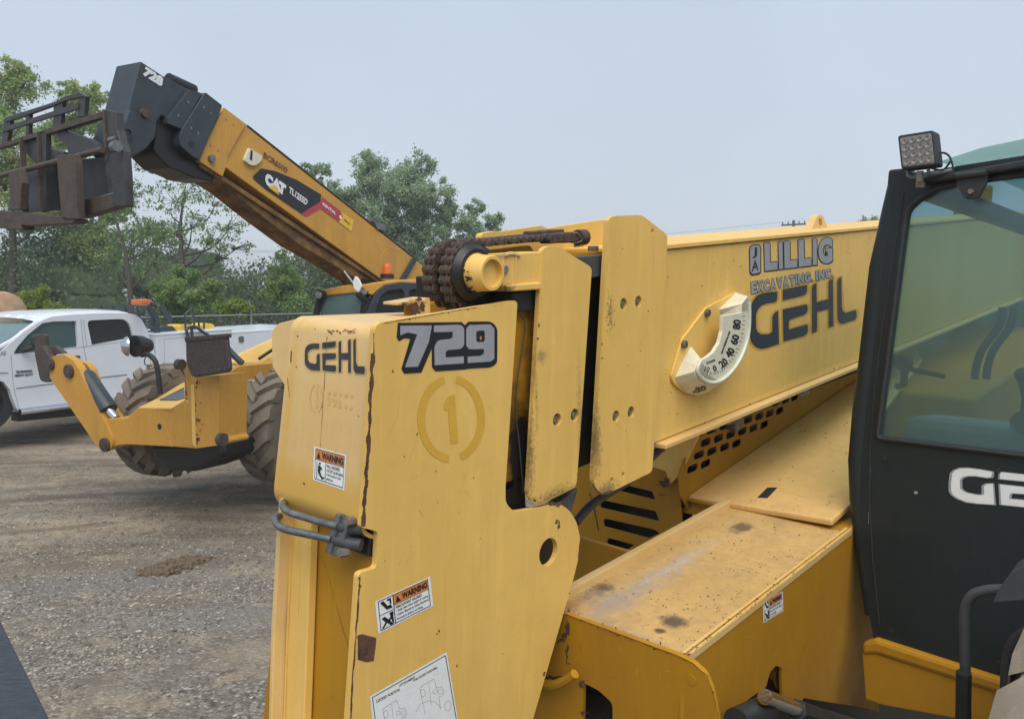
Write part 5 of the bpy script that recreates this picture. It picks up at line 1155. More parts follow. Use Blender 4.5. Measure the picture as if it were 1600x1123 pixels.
def tyre(parent, c, ax, R, wd, mat, lugs=18, tread=.045, name='tyre'):
    """c: centre, ax: unit axle; wide traction tyre with chevron lugs"""
    ax = ax.normalized(); a = Vector((0, 0, 1)); a = (a-ax*a.dot(ax)).normalized(); b = ax.cross(a); w_ = wd/2
    m = MB(); rr = R-tread
    m.lathe(c, ax, [(R*.47, -w_*.72), (R*.52, -w_*.92), (R*.72, -w_*1.0), (rr*.955, -w_*.93), (rr, -w_*.72), (rr, w_*.72), (rr*.955, w_*.93), (R*.72, w_*1.0), (R*.52, w_*.92), (R*.47, w_*.72)], 56)
    for side in (-1, 1):
        for k in range(lugs):
            th0 = 2*math.pi*(k+(.5 if side > 0 else 0))/lugs; st_ = []
            rowsn = 6; segw = 2*math.pi/lugs*.43
            for i in range(rowsn+1):
                u = i/rowsn; x = side*(w_*1.02*u-w_*.03*(1-u)); th = th0+(1-u)*segw*2.1
                ro = R*(1 if u < .8 else 1-.045*(u-.8)/.2); hw = segw*(.5+.28*u)
                st_.append([c+ax*x+(a*math.cos(th+s*hw*q)+b*math.sin(th+s*hw*q))*r for r, q in ((ro, .8), (rr*.975, 1.15)) for s in (-1, 1)])
            # lug shoulder going down the side wall
            th = th0-.02; hw = segw*.72
            st_.append([c+ax*side*w_*1.03+(a*math.cos(th+s*hw*q)+b*math.sin(th+s*hw*q))*r for r, q in ((R*.88, .8), (R*.80, .9)) for s in (-1, 1)])
            vs = [v for r4 in st_ for v in r4]; fs = []
            for i in range(len(st_)-1):
                o4 = i*4; n4 = o4+4; fs += [(o4, o4+1, n4+1, n4), (o4, n4, n4+2, o4+2), (o4+1, o4+3, n4+3, n4+1)]
            fs += [(0, 2, 3, 1), (len(vs)-4, len(vs)-3, len(vs)-1, len(vs)-2)]
            m.add(vs, fs)
    for v in m.v: v += noise.noise_vector(v*14)*.003
    return m.build(name, mat, parent, smooth=True, ang=30)
TC = hit(1752, 1440, S(.98))
wh = MB(); wh.lathe(TC, Cc, [(.05, -.10), (.26, -.12), (.30, -.16), (.30, .16), (.05, .12)], 32); wheel = wh.build('wheel', M['gold'], TH, smooth=True)
tyre(wheel, TC, Cc, .64, .42, M['tyre'], 16, .05)

# ---- small scratches, chips along edges and weld beads ----------
def scratches(parent, pl, x0, x1, y0, y1, k, seed, mats=('pale', 'decal_gold'), tilt=.35, skew=0.):
    rr = random.Random(seed); ms = [MB() for _ in mats]
    for i in range(k):
        y = rr.uniform(y0, y1); x = rr.uniform(x0, x1)+skew*(y-y0); ln = rr.uniform(2, 16)**1.0; a = math.pi/2+rr.gauss(0, tilt) if rr.random() < .7 else rr.uniform(0, math.pi)
        p = [(x, y), (x+ln*.5*math.cos(a)+rr.uniform(-.8, .8), y+ln*.5*math.sin(a)), (x+ln*math.cos(a), y+ln*math.sin(a))]
        strip(rr.choice(ms), pl, p, .08, rr.uniform(.25, .6), seed+i)
    for m, q in zip(ms, mats):
        if m.v: m.build('scratch', M[q], parent, fix=False, kind='stuff')
def chips(parent, pl, path, k, seed, mat='rust', big=1.0, jit=1.2):
    rr = random.Random(seed); m = MB(); seg = [(Vector(path[i]), Vector(path[i+1])) for i in range(len(path)-1)]; tot = sum((q-p).length for p, q in seg)
    for i in range(k):
        d = rr.uniform(0, tot)
        for p, q in seg:
            if d <= (q-p).length: break
            d -= (q-p).length
        c = p+(q-p).normalized()*min(d, (q-p).length); r = min(3.2, rr.paretovariate(1.8)*.45)*big
        blob(m, pl, c.x+rr.gauss(0, jit), c.y+rr.gauss(0, jit), r*rr.uniform(.6, 1.2), r*rr.uniform(.7, 1.6), seed+i, 9, .6)
    m.build('paint_chip', M[mat], parent, fix=False, kind='stuff')
h9_ = shift(T(0), .0009)
scratches(head, h9_, 612, 775, 600, 1090, 46, 100); scratches(c1, shift(T(0), .0009), 846, 908, 420, 740, 16, 200, skew=-.04); scratches(c2, shift(T(-.003), .0009), 955, 1018, 360, 720, 20, 300, skew=-.05)
scratches(boom, shift(T(.012), .0009), 1050, 1330, 410, 560, 34, 400); scratches(sw, shift(T(-.335), .0009), 1110, 1320, 990, 1060, 22, 500, ('fade', 'rustl')); scratches(fwp, shift(S(.533), .0009), 900, 1080, 1000, 1060, 14, 600, ('fade', 'rustl'))
scratches(cab, cs(-.0007), 1375, 1560, 800, 990, 12, 700, ('hose',)); scratches(cover, fe_, 470, 560, 600, 740, 16, 800, ('ghost2', 'decal_gold'))
chips(head, h9_, [(603, 506), (700, 489), (800, 472)], 16, 31, big=.7, jit=.5); chips(head, h9_, [(796, 520), (789, 700), (790, 785)], 10, 32, big=.5, jit=.5); chips(head, h9_, [(563, 900), (548, 1120)], 22, 33, big=.8, jit=.8); chips(head, h9_, [(905, 850), (893, 915), (860, 1020), (832, 1120)], 14, 34, big=.6, jit=.4)
chips(c1, shift(T(0), .0009), [(826, 776), (844, 787), (899, 759), (903, 735)], 26, 35, big=.7, jit=1.0); chips(c1, shift(T(0), .0009), [(848, 395), (838, 560), (828, 740)], 18, 36, big=.5, jit=.5)
chips(c2, shift(T(-.003), .0009), [(929, 755), (942, 772), (1017, 737)], 20, 37, big=.6, jit=.8); chips(c2, shift(T(-.003), .0009), [(953, 348), (940, 560), (929, 750)], 20, 38, big=.5, jit=.6)
chips(fwp, shift(S(.533), .0009), [(884, 962), (970, 993), (1055, 1025), (1083, 1037), (1105, 1056), (1116, 1090), (1124, 1122)], 60, 39, big=.8, jit=.7)
chips(deck, Hh(DH-.0045), [(884, 952), (970, 984), (1052, 1014)], 40, 40, big=.9, jit=2.0); chips(deck, Hh(DH-.0045), [(1060, 1012), (1180, 928), (1320, 830)], 36, 41, big=.6, jit=1.6)
chips(boom, shift(T(-.018), .0009), [(1030, 690), (1150, 640), (1340, 560)], 30, 42, 'rustl', .6, 1.0)
m = MB()
for i in range(40): m.ball(hit(1039-i*.55, 385+i*8.7, T(.010)), .0042, 6)
m.build('weld_bead', M['fade'], c2, smooth=True, kind='stuff')

m = MB(); rr = random.Random(77); hp3 = shift(HP, .0012)
for i in range(90):
    u_, v_ = rr.random(), rr.random()**1.5; x = (1085*(1-u_)+1295*u_)*(1-v_)+(1290*(1-u_)+1338*u_)*v_; y = (772*(1-u_)+806*u_)*(1-v_)+(632*(1-u_)+660*u_)*v_
    r = rr.choice((.35, .4, .5, .7, 1.1)); blob(m, hp3, x, y, r, r*.6, i, 8)
m.build('rust_spot', M['rust'], hood, fix=False, kind='stuff')
# ================================================================== the far telehandler
CA = Vector((-.48, -.877, 0)).normalized(); CL = Vector((.877, -.48, 0)).normalized(); ZU = Vector((0, 0, 1))
cf = root('telehandler', Vector((-1.9, 10.6, 0)), 'amber telehandler behind, dark boom head raised with pallet forks, numbered 728', 'telehandler', rz=math.atan2(CA.y, CA.x))
BP = plane(350, 200, 7.0, CL)          # near face of the boom
m = MB().slab(BP, [(350, 168), (386, 195), (386, 199), (646, 404), (672, 424), (672, 452), (598, 438), (353, 262), (348, 276), (312, 252, 3), (312, 243)], .34, -CL); cbm = m.build('boom', M['cat'], cf, bevel=.004)
m = MB().slab(shift(BP, .002), [(350, 168), (384.5, 195), (356, 246), (352, 262), (348, 276), (312, 252, 3), (312, 243)], .012, -CL); m.build('boom_end_plate', M['cat'], cbm, bevel=.002)
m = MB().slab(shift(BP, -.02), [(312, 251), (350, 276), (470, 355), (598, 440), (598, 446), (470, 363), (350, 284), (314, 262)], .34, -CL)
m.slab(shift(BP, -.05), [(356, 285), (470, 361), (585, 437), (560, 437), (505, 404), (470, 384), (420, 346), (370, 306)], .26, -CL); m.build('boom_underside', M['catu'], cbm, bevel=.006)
m = MB(); m.tube([hit(350, 171, shift(BP, -.03)), hit(386, 198, shift(BP, -.03))], .012, 6); m.tube([hit(386, 197, shift(BP, -.03)), hit(650, 405, shift(BP, -.03))], .012, 6); m.build('boom_edge', M['fork'], cbm, smooth=True)
m = MB(); m.tube([hit(384.5, 196, shift(BP, .012)), hit(356, 245, shift(BP, .012))], .003, 5); m.build('weld_seam', M['catu'], cbm, fix=False, kind='stuff')
m = MB(); ring_px(m, shift(BP, .004), [(596, 420), (594, 405), (600, 392), (612, 386), (626, 390), (636, 402), (640, 416)], .8); m.build('weld_ring', M['fade'], cbm, fix=False)
m = MB().slab(shift(BP, .03), [(646, 404), (652, 406), (634, 438), (626, 438)], .05, -CL); m.build('boom_strap', M['catk'], cbm)
m = MB(); m.cyl(hit(333, 248, shift(BP, .03)), -CL, .030, .04, 20); m.build('pivot_pin', M['steel'], cbm, smooth=True)
m = MB()
for x, y in ((354, 187), (365, 195), (329, 228), (341, 236)): m.cyl(hit(x, y, shift(BP, .004)), -CL, .008, .02, 8)
m.build('bolt', M['bolt'], cbm)
# decals
d0 = shift(BP, .004)
m = MB(); flat(m, d0, DC([(100, 500), (185, 418), (330, 445), (560, 540), (808, 690), (795, 760), (600, 885), (240, 640), (108, 530)])); m.build('model_decal', M['ink'], cbm, fix=False)
m = MB(); flat(m, d0, DC([(600, 885), (795, 762), (808, 720), (800, 830), (665, 912), (640, 912)])); flat(m, d0, DC([(815, 712), (1005, 858), (1030, 905), (1022, 950), (985, 968), (800, 835)])); m.build('crimson_decal', M['red'], cbm, fix=False)
m = MB(); flat(m, shift(BP, .005), DC([(1005, 860), (1140, 950), (1115, 1068), (985, 968), (1030, 910)])); m.build('yellow_sticker', M['yel'], cbm, fix=False)
dw = shift(BP, .007)
m = MB(); put_text(m, 'C', dw, DC([(232, 450), (312, 510), (300, 620), (222, 585)]), .09); put_text(m, 'A', dw, DC([(325, 505), (375, 535), (392, 680), (290, 600)]), .09); put_text(m, 'T', dw, DC([(372, 540), (446, 592), (425, 710), (360, 650)]), .09)
put_text(m, 'TL1255D', dw, DC([(478, 603), (672, 745), (652, 802), (470, 668)]), .04); put_text(m, 'RENTAL', dw, DC([(820, 765), (960, 870), (955, 900), (818, 795)]), .04)
flat(m, dw, DC([(990, 905), (1015, 900), (1020, 940), (995, 935)])); m.build('decal_lettering', M['white'], cbm, fix=False)
m = MB(); flat(m, shift(BP, .010), DC([(258, 612), (335, 592), (375, 695)])); m.build('decal_triangle', M['yel'], cbm, fix=False)
m = MB(); put_text(m, 'BCR6500', d0, DC([(215, 248), (462, 412), (448, 470), (205, 305)]), .03); m.build('boom_lettering', M['catu'], cbm, fix=False); m = MB(); put_text(m, 'SERVICE', shift(BP, .007), DC([(1045, 935), (1105, 985), (1098, 1005), (1040, 955)]), .03); m.build('sticker_lettering', M['catu'], cbm, fix=False)
m = MB().slab(shift(BP, .03), DC([(68, 210), (200, 290), (185, 345, 8), (130, 388, 8), (80, 385, 6), (20, 340, 8), (25, 310)]), .03, -CL); agc = m.build('angle_gauge', M['cream'], cbm, bevel=.004)
m = MB(); flat(m, shift(BP, .032), DC([(78, 225), (98, 235), (92, 340), (68, 325)])); m.build('gauge_print', M['ink'], agc, fix=False)
m = MB(); c = hit(470, 352, shift(BP, -.1)); 
m = MB().slab(shift(BP, .02), [(585, 345), (600, 350), (604, 360), (590, 358)], .1, -CL); m.build('boom_bracket', M['steel'], cbm)
# dark head sections
m = MB().slab(shift(BP, .03), [(321, 144, 3), (348, 165, 3), (312, 251), (300, 244, 3), (282, 228, 5), (281, 214, 3), (286, 200)], .42, -CL); col_ = m.build('boom_collar', M['catk'], cf, bevel=.006)
m = MB(); 
for x, y in ((319, 168), (330, 177), (299, 200), (310, 208)): m.cyl(hit(x, y, shift(BP, .034)), -CL, .011, .02, 8)
m.build('bolt', M['steel'], col_); m = MB(); m.cyl(hit(299.5, 225, shift(BP, .033)), -CL, .028, .02, 14); m.build('bore', M['ink'], col_)
m = MB().slab(shift(BP, .015), [(297, 140, 3), (316, 146, 3), (284, 202), (262, 193), (262, 185)], .36, -CL); c2_ = m.build('boom_collar', M['catk'], cf, bevel=.006)
m = MB(); 
for x, y in ((294, 160), (279, 181)): m.cyl(hit(x, y, shift(BP, .02)), -CL, .011, .02, 8)
m.build('bolt', M['steel'], c2_)
hd = MB().slab(shift(BP, -.02), [(220, 96, 2), (258, 121), (300, 142), (268, 190), (252, 180, 4), (246, 190), (243, 214, 6), (229, 233, 5), (196, 253), (176, 232), (186, 206), (200, 172)], .28, -CL); hd_ = hd.build('boom_head', M['catk'], cf, bevel=.008)
m = MB().slab(shift(BP, .0), [(203, 172), (222, 180), (243, 198), (242, 216, 5), (228, 232, 5), (197, 250), (182, 232), (190, 205)], .03, -CL); m.build('head_cheek', M['catk'], hd_, bevel=.006)
m = MB(); m.cyl(hit(229, 177, shift(BP, .02)), -CL, .035, .05, 18); m.build('pivot_pin', M['fork'], hd_, smooth=True)
m = MB(); m.lathe(hit(200, 208, shift(BP, .012)), -CL, [(.03, 0), (.042, 0), (.042, .02), (.03, .02)], 20); m.build('pin_boss', M['catk'], hd_, smooth=True)
m = MB(); put_text(m, '728', shift(BP, -.016), [(228, 104), (256, 122), (253, 137), (222, 117)], .07); m.build('fleet_number', M['white'], hd_, fix=False)
m = MB(); m.tube([hit(262, 125, shift(BP, -.1)), hit(302, 143, shift(BP, -.1))], .055, 12); m.build('head_cylinder', M['black'], cf, smooth=True)
m = MB().slab(shift(BP, -.05), [(248, 183), (264, 190), (284, 205), (286, 232), (310, 255), (338, 272), (332, 284), (304, 279), (284, 270), (264, 262), (244, 242, 6), (240, 234, 6), (243, 215)], .30, -CL); m.build('boom_link', M['black'], cf, bevel=.01)
# lift cylinder
LPp = shift(BP, -.17)
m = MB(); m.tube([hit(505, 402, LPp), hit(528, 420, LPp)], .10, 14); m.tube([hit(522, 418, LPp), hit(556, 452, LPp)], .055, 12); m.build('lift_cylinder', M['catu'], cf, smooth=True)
# ---- fork carriage ---------------------------------------------
FN = Vector((-.64, -.767, 0)).normalized(); FX = Vector((.767, -.64, 0)).normalized(); KP = plane(90, 230, 6.35, FN)
car = MB()
bar = lambda pl, pts, th=.03: MB().slab(pl, FK(pts), th)
fkc = bar(KP, [(-150, 462), (0, 425), (718, 195), (720, 240), (0, 455), (-150, 492)], .05).build('fork_carriage', M['fork'], cf, bevel=.004)
bar(KP, [(28, 245), (180, 195), (380, 132), (460, 90), (552, 68), (602, 95), (552, 100), (462, 122), (380, 155), (190, 222), (38, 275)], .03).build('guard_bar', M['forkk'], fkc, bevel=.003)
bar(KP, [(20, 310), (545, 140), (548, 180), (15, 345)], .02).build('guard_bar', M['forkk'], fkc, bevel=.003)
for q in ([(28, 245), (75, 262), (48, 420), (8, 420)], [(375, 140), (440, 118), (425, 300), (372, 312)], [(552, 70), (602, 95), (590, 235), (540, 240)], [(180, 200), (205, 215), (200, 390), (178, 392)]): bar(shift(KP, -.01), q, .03).build('guard_upright', M['forkk'], fkc, bevel=.003)
bar(shift(KP, .02), [(716, 182), (806, 200), (818, 330), (860, 480), (875, 690), (880, 862), (800, 862), (785, 760), (788, 690), (750, 640), (738, 545), (722, 400)], .06).build('side_plate', M['forkk'], fkc, bevel=.006)
bar(shift(KP, .03), [(716, 182), (730, 188), (748, 545), (735, 548)], .05).build('plate_edge', M['fork'], fkc)
bar(KP, [(530, 830), (790, 770), (870, 862), (800, 872), (560, 945), (520, 905)], .08).build('lower_rail', M['fork'], fkc, bevel=.006)
bar(shift(KP, -.12), [(320, 560), (735, 520), (745, 640), (760, 765), (540, 820), (300, 880)], .04).build('back_plate', M['forkk'], fkc)
bar(shift(KP, -.08), [(130, 600), (420, 560), (420, 890), (190, 905), (160, 740)], .04).build('back_plate', M['black'], fkc)
for q in ([(392, 305), (470, 340), (620, 392), (668, 420, 8), (685, 465), (480, 505), (470, 450), (400, 370)], [(135, 395), (240, 400), (330, 455), (450, 485), (440, 530), (250, 570), (200, 510), (140, 450)]): bar(shift(KP, -.03), q, .05).build('tilt_plate', M['forkk'], fkc, bevel=.004)
for q in ([(260, 340), (322, 335), (322, 600), (318, 895), (285, 905), (262, 500)],): bar(shift(KP, .0), q, .04).build('strut', M['forkk'], fkc, bevel=.003)
for x0, x1, y0, y1 in ((133, 148, 385, 900), (255, 268, 345, 905)): bar(shift(KP, .02), [(x0, y0), (x0+8, y0), (x1+8+10, y1), (x1+8, y1)], .04).build('strut', M['fork'], fkc)
m = MB(); m.tube([hit(*FK([(-150, 690)])[0], shift(KP, .05)), hit(*FK([(722, 468)])[0], shift(KP, .05))], .022, 10); m.cyl(hit(*FK([(797, 447)])[0], shift(KP, .09)), -FN, .0, .0) if 0 else None; m.build('fork_shaft', M['fork'], fkc, smooth=True)
m = MB(); m.cyl(hit(*FK([(800, 447)])[0], shift(KP, .06)), FX, .038, .05, 16); m.cyl(hit(*FK([(770, 400)])[0], shift(KP, .02)), FX, .02, .1, 10); m.build('shaft_end', M['steel'], fkc, smooth=True)
def fork(pts, blade):
    o_ = bar(shift(KP, .12), pts, .06).build('fork', M['fork'], fkc, bevel=.006, label=None)
    bar(shift(KP, .11), blade, .10).build('fork_blade', M['fork'], o_, bevel=.006); return o_
fork([(395, 512), (440, 498), (515, 500), (522, 560), (540, 955), (430, 948), (408, 700)], [(-200, 872), (0, 893), (430, 935), (540, 960), (500, 985), (180, 1000), (0, 960), (-200, 940)])
fork([(58, 640), (130, 600), (150, 700), (140, 890), (72, 890), (66, 760)], [(-200, 960), (0, 945), (145, 968), (148, 1030), (0, 1018), (-200, 1010)])
# ---- chassis ----------------------------------------------------
FZ = lambda Z: plane(200, 640, Z, CA)
m = MB().slab(FZ(8.9), Z3([(560, 752, 20), (600, 742), (690, 740), (725, 705), (755, 684), (935, 682), (1010, 640), (1052, 700), (1055, 906), (960, 898), (700, 885), (640, 890), (600, 912), (572, 880)]), .5); chs = m.build('front_frame', M['cat'], cf, bevel=.01)
m = MB().slab(P3(hit(*Z3([(755, 684)])[0], FZ(8.9)), hit(*Z3([(935, 682)])[0], FZ(8.9)), at(*Z3([(1005, 545)])[0], 9.9)), Z3([(752, 683), (850, 635), (1004, 540), (1006, 640), (935, 684)]), .02, -ZU); tp_ = m.build('frame_top', M['fade'], cf, bevel=.004)
m = MB().slab(P3(hit(*Z3([(755, 684)])[0], FZ(8.9))+ZU*.012, hit(*Z3([(935, 682)])[0], FZ(8.9))+ZU*.012, at(*Z3([(1005, 545)])[0], 9.9)+ZU*.012), Z3([(868, 640), (1000, 572), (1003, 628), (960, 641)]), .012, -ZU); m.build('grip_mat', M['steel'], tp_)
m = MB(); m.cyl(hit(*Z3([(866, 787)])[0], shift(FZ(8.9), .003)), -CA, .03, .03, 16); m.build('bore', M['ink'], chs)
m = MB(); m.tube([hit(*Z3([(745, 700)])[0], shift(FZ(8.9), .0)), hit(*Z3([(765, 885)])[0], shift(FZ(8.9), .0))], .01, 6); m.tube([hit(*Z3([(890, 750)])[0], FZ(8.9)), hit(*Z3([(935, 895)])[0], FZ(8.9))], .01, 6); m.build('weld_seam', M['cat'], chs, fix=False, kind='stuff')
m = MB().slab(FZ(8.5), Z3([(1000, 440, 10), (1022, 432, 8), (1040, 520), (1192, 508), (1186, 850), (1200, 870, 12), (1196, 888, 10), (1058, 906), (1045, 880)]), .35); co_ = m.build('outrigger_leg', M['cat'], cf, bevel=.008, label='front outrigger leg folded upright, nearest the wheel')
m = MB(); m.slab(shift(FZ(8.5), .01), Z3([(1036, 560), (1054, 560), (1064, 900), (1046, 880)]), .03); m.build('leg_edge', M['fade'], co_)
m = MB(); pq = shift(FZ(8.5), .004)
for i in range(26): blob(m, pq, 303+random.gauss(4, 3), random.choice((600, 640, 655, 680))+random.gauss(0, 7), random.uniform(.6, 2), random.uniform(1, 3.4), i, 10, .8)
m.build('rust_patch', M['rust'], co_, fix=False, kind='stuff')
m = MB().slab(shift(FZ(8.5), .16), Z3([(1005, 305, 8), (1225, 285, 8), (1248, 492, 8), (1040, 524, 8), (1008, 440)]), .05); pd_ = m.build('foot_pad', M['pad'], co_, bevel=.02)
m = MB().slab(shift(FZ(8.5), .17), Z3([(1000, 300), (1228, 282), (1230, 305), (1003, 330)]), .07); m.build('pad_lip', M['pad'], co_, bevel=.01)
m = MB(); m.cyl(hit(*Z3([(990, 450)])[0], shift(FZ(8.5), .1)), CL*-1, .05, .06, 14); m.build('pivot_pin', M['fork'], co_, smooth=True); m = MB(); m.cyl(hit(*Z3([(1195, 855)])[0], shift(FZ(8.5), .05)), CL, .06, .05, 14); m.build('pivot_pin', M['fork'], co_, smooth=True)
# far leg
m = MB().slab(FZ(8.85), Z3([(272, 412, 8), (300, 400, 8), (345, 395), (395, 425), (425, 470), (500, 620), (610, 850, 20), (612, 905, 20), (565, 925, 20), (530, 900, 10), (270, 520)]), .09); og_ = m.build('outrigger_leg', M['cat'], cf, bevel=.008, label='front outrigger leg folded upright and leaning out to the left')
m = MB().slab(FZ(9.15), Z3([(345, 395), (400, 430), (460, 437, 8), (490, 470, 8), (520, 560), (640, 740), (600, 770), (470, 560), (420, 470)]), .08); m.build('leg_plate', M['cat'], og_, bevel=.006)
m = MB(); m.tube([hit(*Z3([(425, 470)])[0], FZ(9.0)), hit(*Z3([(470, 520)])[0], FZ(9.0)), hit(*Z3([(590, 700)])[0], FZ(9.0))], [.05, .10, .10], 14); m.build('leg_cylinder', M['catk'], og_, smooth=True)
m = MB(); m.tube([hit(*Z3([(585, 690)])[0], FZ(8.98)), hit(*Z3([(632, 742)])[0], FZ(8.98))], .045, 12); m.build('cylinder_rod', M['chrome'], og_, smooth=True)
for x, y in ((366, 487), (562, 888), (262, 447)):
    m = MB(); m.cyl(hit(*Z3([(x, y)])[0], shift(FZ(8.85), .03)), -CA, .075, .05, 18); m.cyl(hit(*Z3([(x, y)])[0], shift(FZ(8.85), .04)), -CA, .04, .02, 14); m.build('pivot_pin', M['fork'], og_, smooth=True)
m = MB().slab(FZ(8.9), Z3([(183, 372, 6), (215, 350), (232, 352), (300, 455), (290, 500), (276, 548, 6), (218, 545, 8)]), .10); m.slab(FZ(9.0), Z3([(182, 290, 4), (240, 285, 4), (246, 350), (300, 350), (345, 390), (250, 400), (188, 380)]), .06); m.build('foot_pad', M['pad'], og_, bevel=.008)
# side frame and hood
SP = plane(400, 620, 9.3, (Vector((.5, -.87, 0))))
m = MB().slab(SP, Z3([(1190, 520), (1300, 458), (1480, 440), (1560, 455), (1560, 520), (1470, 560), (1390, 610), (1320, 680), (1310, 740), (1190, 808)]), .15); sf = m.build('side_frame', M['cat'], cf, bevel=.008)
m = MB().slab(shift(SP, .004), Z3([(1322, 535), (1400, 528), (1406, 556), (1365, 568), (1350, 590), (1325, 575)]), .002); m.build('small_sticker', M['cream'], sf); m = MB().slab(shift(SP, .006), Z3([(1325, 545), (1368, 540), (1370, 556), (1326, 564)]), .002); m.build('sticker_print', M['navy'], sf)
m = MB().slab(plane(400, 560, 9.9, (.4, -.87, .45)), Z3([(1240, 448), (1300, 385), (1490, 300), (1600, 290), (1600, 440), (1300, 452)]), .05); hdc = m.build('engine_hood', M['fade'], cf, bevel=.03)
m = MB(); m.tube([hit(*Z3([(1405, 420)])[0], plane(400, 560, 9.8, (.4, -.87, .3))), hit(*Z3([(1480, 370)])[0], plane(400, 560, 9.8, (.4, -.87, .3)))], .02, 6); m.build('hood_gap', M['ink'], hdc)
m = MB(); m.tube([at(*Z3([(1238, 365)])[0], 9.3), at(*Z3([(1270, 400)])[0], 9.3), at(*Z3([(1318, 445)])[0], 9.3)], .035, 10); m.build('hydraulic_hose', M['catk'], cf, smooth=True)
# frame belly and axle
m = MB().slab(plane(300, 680, 9.6, CA), Z3([(1180, 740), (1400, 640), (1450, 860), (1200, 830)]), .4); m.tube([at(265, 665, 9.9), at(470, 668, 9.7)], .13, 14); m.build('axle', M['black'], cf)
# wheels
def wheel_cat(x, y, Z, ax, lab):
    c = at(x, y, Z); m = MB(); m.lathe(c, ax, [(.06, -.12), (.28, -.15), (.33, -.2), (.33, .2), (.28, .15), (.06, .12)], 32); o_ = m.build('wheel', M['cat'], cf, smooth=True, label=lab)
    tyre(o_, c, ax, .665, .44, M['tyre'], 18, .05)
WA = Vector((.93, -.36, 0)).normalized()
wheel_cat(262, 655, 9.95, WA, 'front wheel half hidden behind the folded outrigger'); wheel_cat(448, 662, 9.55, WA, 'front wheel half hidden by the faded yellow head')
rw = CA*-3.0
for cc in (at(262, 655, 9.95)-CA*3.1, at(448, 662, 9.55)-CA*3.1):
    m = MB(); m.lathe(cc, CL, [(.06, -.12), (.33, -.2), (.33, .2), (.06, .12)], 24); o_ = m.build('wheel', M['cat'], cf, smooth=True); tyre(o_, cc, CL, .665, .44, M['tyre'], 18, .05)
mid = at(380, 640, 10.2)
m = MB(); m.box(Vector((mid.x, mid.y, .95))-CA*2.0, CA*2.6, CL*.45, ZU*.25); m.build('main_frame', M['cat'], cf, bevel=.02)
m = MB().slab(FZ(9.25), [(232, 695), (345, 690), (352, 712), (325, 728), (300, 737), (262, 736), (240, 715)], .5); m.build('belly_shade_slab', M['black'], cf, bevel=.05)  # black slab added as the shadow below the front frame
# headlight on its post
HZ = plane(215, 540, 9.2, CA)
m = MB(); m.tube(pspline(HZ, Z3([(872, 610), (862, 520), (850, 450), (832, 415), (800, 395), (770, 398)])), .028, 10); lp2 = m.build('lamp_post', M['rubber'], cf, smooth=True)
m = MB(); c = hit(*Z3([(745, 350)])[0], HZ); m.lathe(c, CA, [(.005, -.17), (.07, -.16), (.11, -.06), (.12, .03), (.10, .03), (.005, .0)], 20); m.build('lamp_shell', M['rubber'], lp2, smooth=True)
m = MB(); m.lathe(c+Vector((-.06, -.02, -.0)), (CA+CL*-.5), [(.001, .10), (.06, .09), (.105, .05), (.108, .03), (.001, .02)], 20); m.build('lamp_lens', M['chrome'], lp2, smooth=True)
m = MB(); m.tube(pspline(shift(HZ, .05), Z3([(790, 410), (785, 440), (800, 458), (825, 455)])), .006, 6); m.build('lamp_cable', M['rubber'], lp2)
# cab
KZ = plane(530, 460, 8.5, (-.25, -.95, 0)); KS = plane(600, 450, 8.4, (.5, -.86, 0))
m = MB().slab(KZ, CB([(140, 428, 10), (430, 372), (600, 352), (770, 380), (760, 420), (620, 458), (400, 478), (260, 492), (210, 518), (175, 515)]), .12); m.slab(KS, CB([(560, 360), (760, 350), (860, 330), (1120, 298), (1450, 288), (1450, 410), (1390, 345), (1160, 335), (970, 365), (890, 420), (820, 490), (760, 470), (700, 400)]), .08); crf = m.build('cab_roof', M['cat'], cf, bevel=.01)
m = MB().slab(shift(KZ, -.02), CB([(190, 515), (260, 492), (620, 460), (720, 540), (680, 700), (640, 900), (150, 900)]), .01); m.build('windscreen', M['glassw'], crf)
m = MB(); m.tube([hit(*CB([(165, 510)])[0], KZ), hit(*CB([(105, 760)])[0], KZ), hit(*CB([(80, 900)])[0], KZ)], .035, 8); m.tube([hit(*CB([(650, 450)])[0], KZ), hit(*CB([(740, 560)])[0], KZ), hit(*CB([(700, 900)])[0], KZ)], .05, 8); m.build('cab_pillar', M['rubber'], crf, smooth=True)
m = MB().slab(KS, CB([(780, 640), (830, 500), (900, 410), (990, 355), (1150, 325), (1390, 335), (1450, 400), (1480, 520), (1480, 900), (700, 900)]), .06, holes=[CB([(880, 620), (930, 500), (1010, 440), (1180, 415), (1215, 460), (1215, 860), (830, 860)]), CB([(1280, 430), (1400, 400), (1450, 480), (1460, 860), (1290, 860)])]); m.build('door_frame', M['catk'], crf, bevel=.008)
m = MB().slab(shift(KS, -.03), CB([(800, 640), (900, 440), (1150, 380), (1440, 400), (1470, 880), (800, 880)]), .01); m.build('door_glass', M['glassd'], crf)
for x, y in ((142, 490), (712, 445)):
    m = MB(); c = hit(*CB([(x, y)])[0], shift(KZ, .10)); m.lathe(c, Vector((.2, .95, 0)), [(.001, 0), (.035, .0), (.05, .02), (.05, .09), (.001, .10)], 18); ls = m.build('roof_lamp', M['rubber'], crf, smooth=True); m = MB(); m.lathe(c, Vector((.2, .95, 0)), [(.001, -.012), (.03, -.008), (.036, -.001), (.001, -.001)], 16); m.build('lamp_lens', M['led'], ls, smooth=True)
m = MB().slab(shift(KZ, .35), CB([(595, 238, 10), (650, 300, 10), (678, 380), (640, 470, 8), (578, 400), (568, 330)]), .03); mir = m.build('mirror', M['white'], crf, bevel=.006)
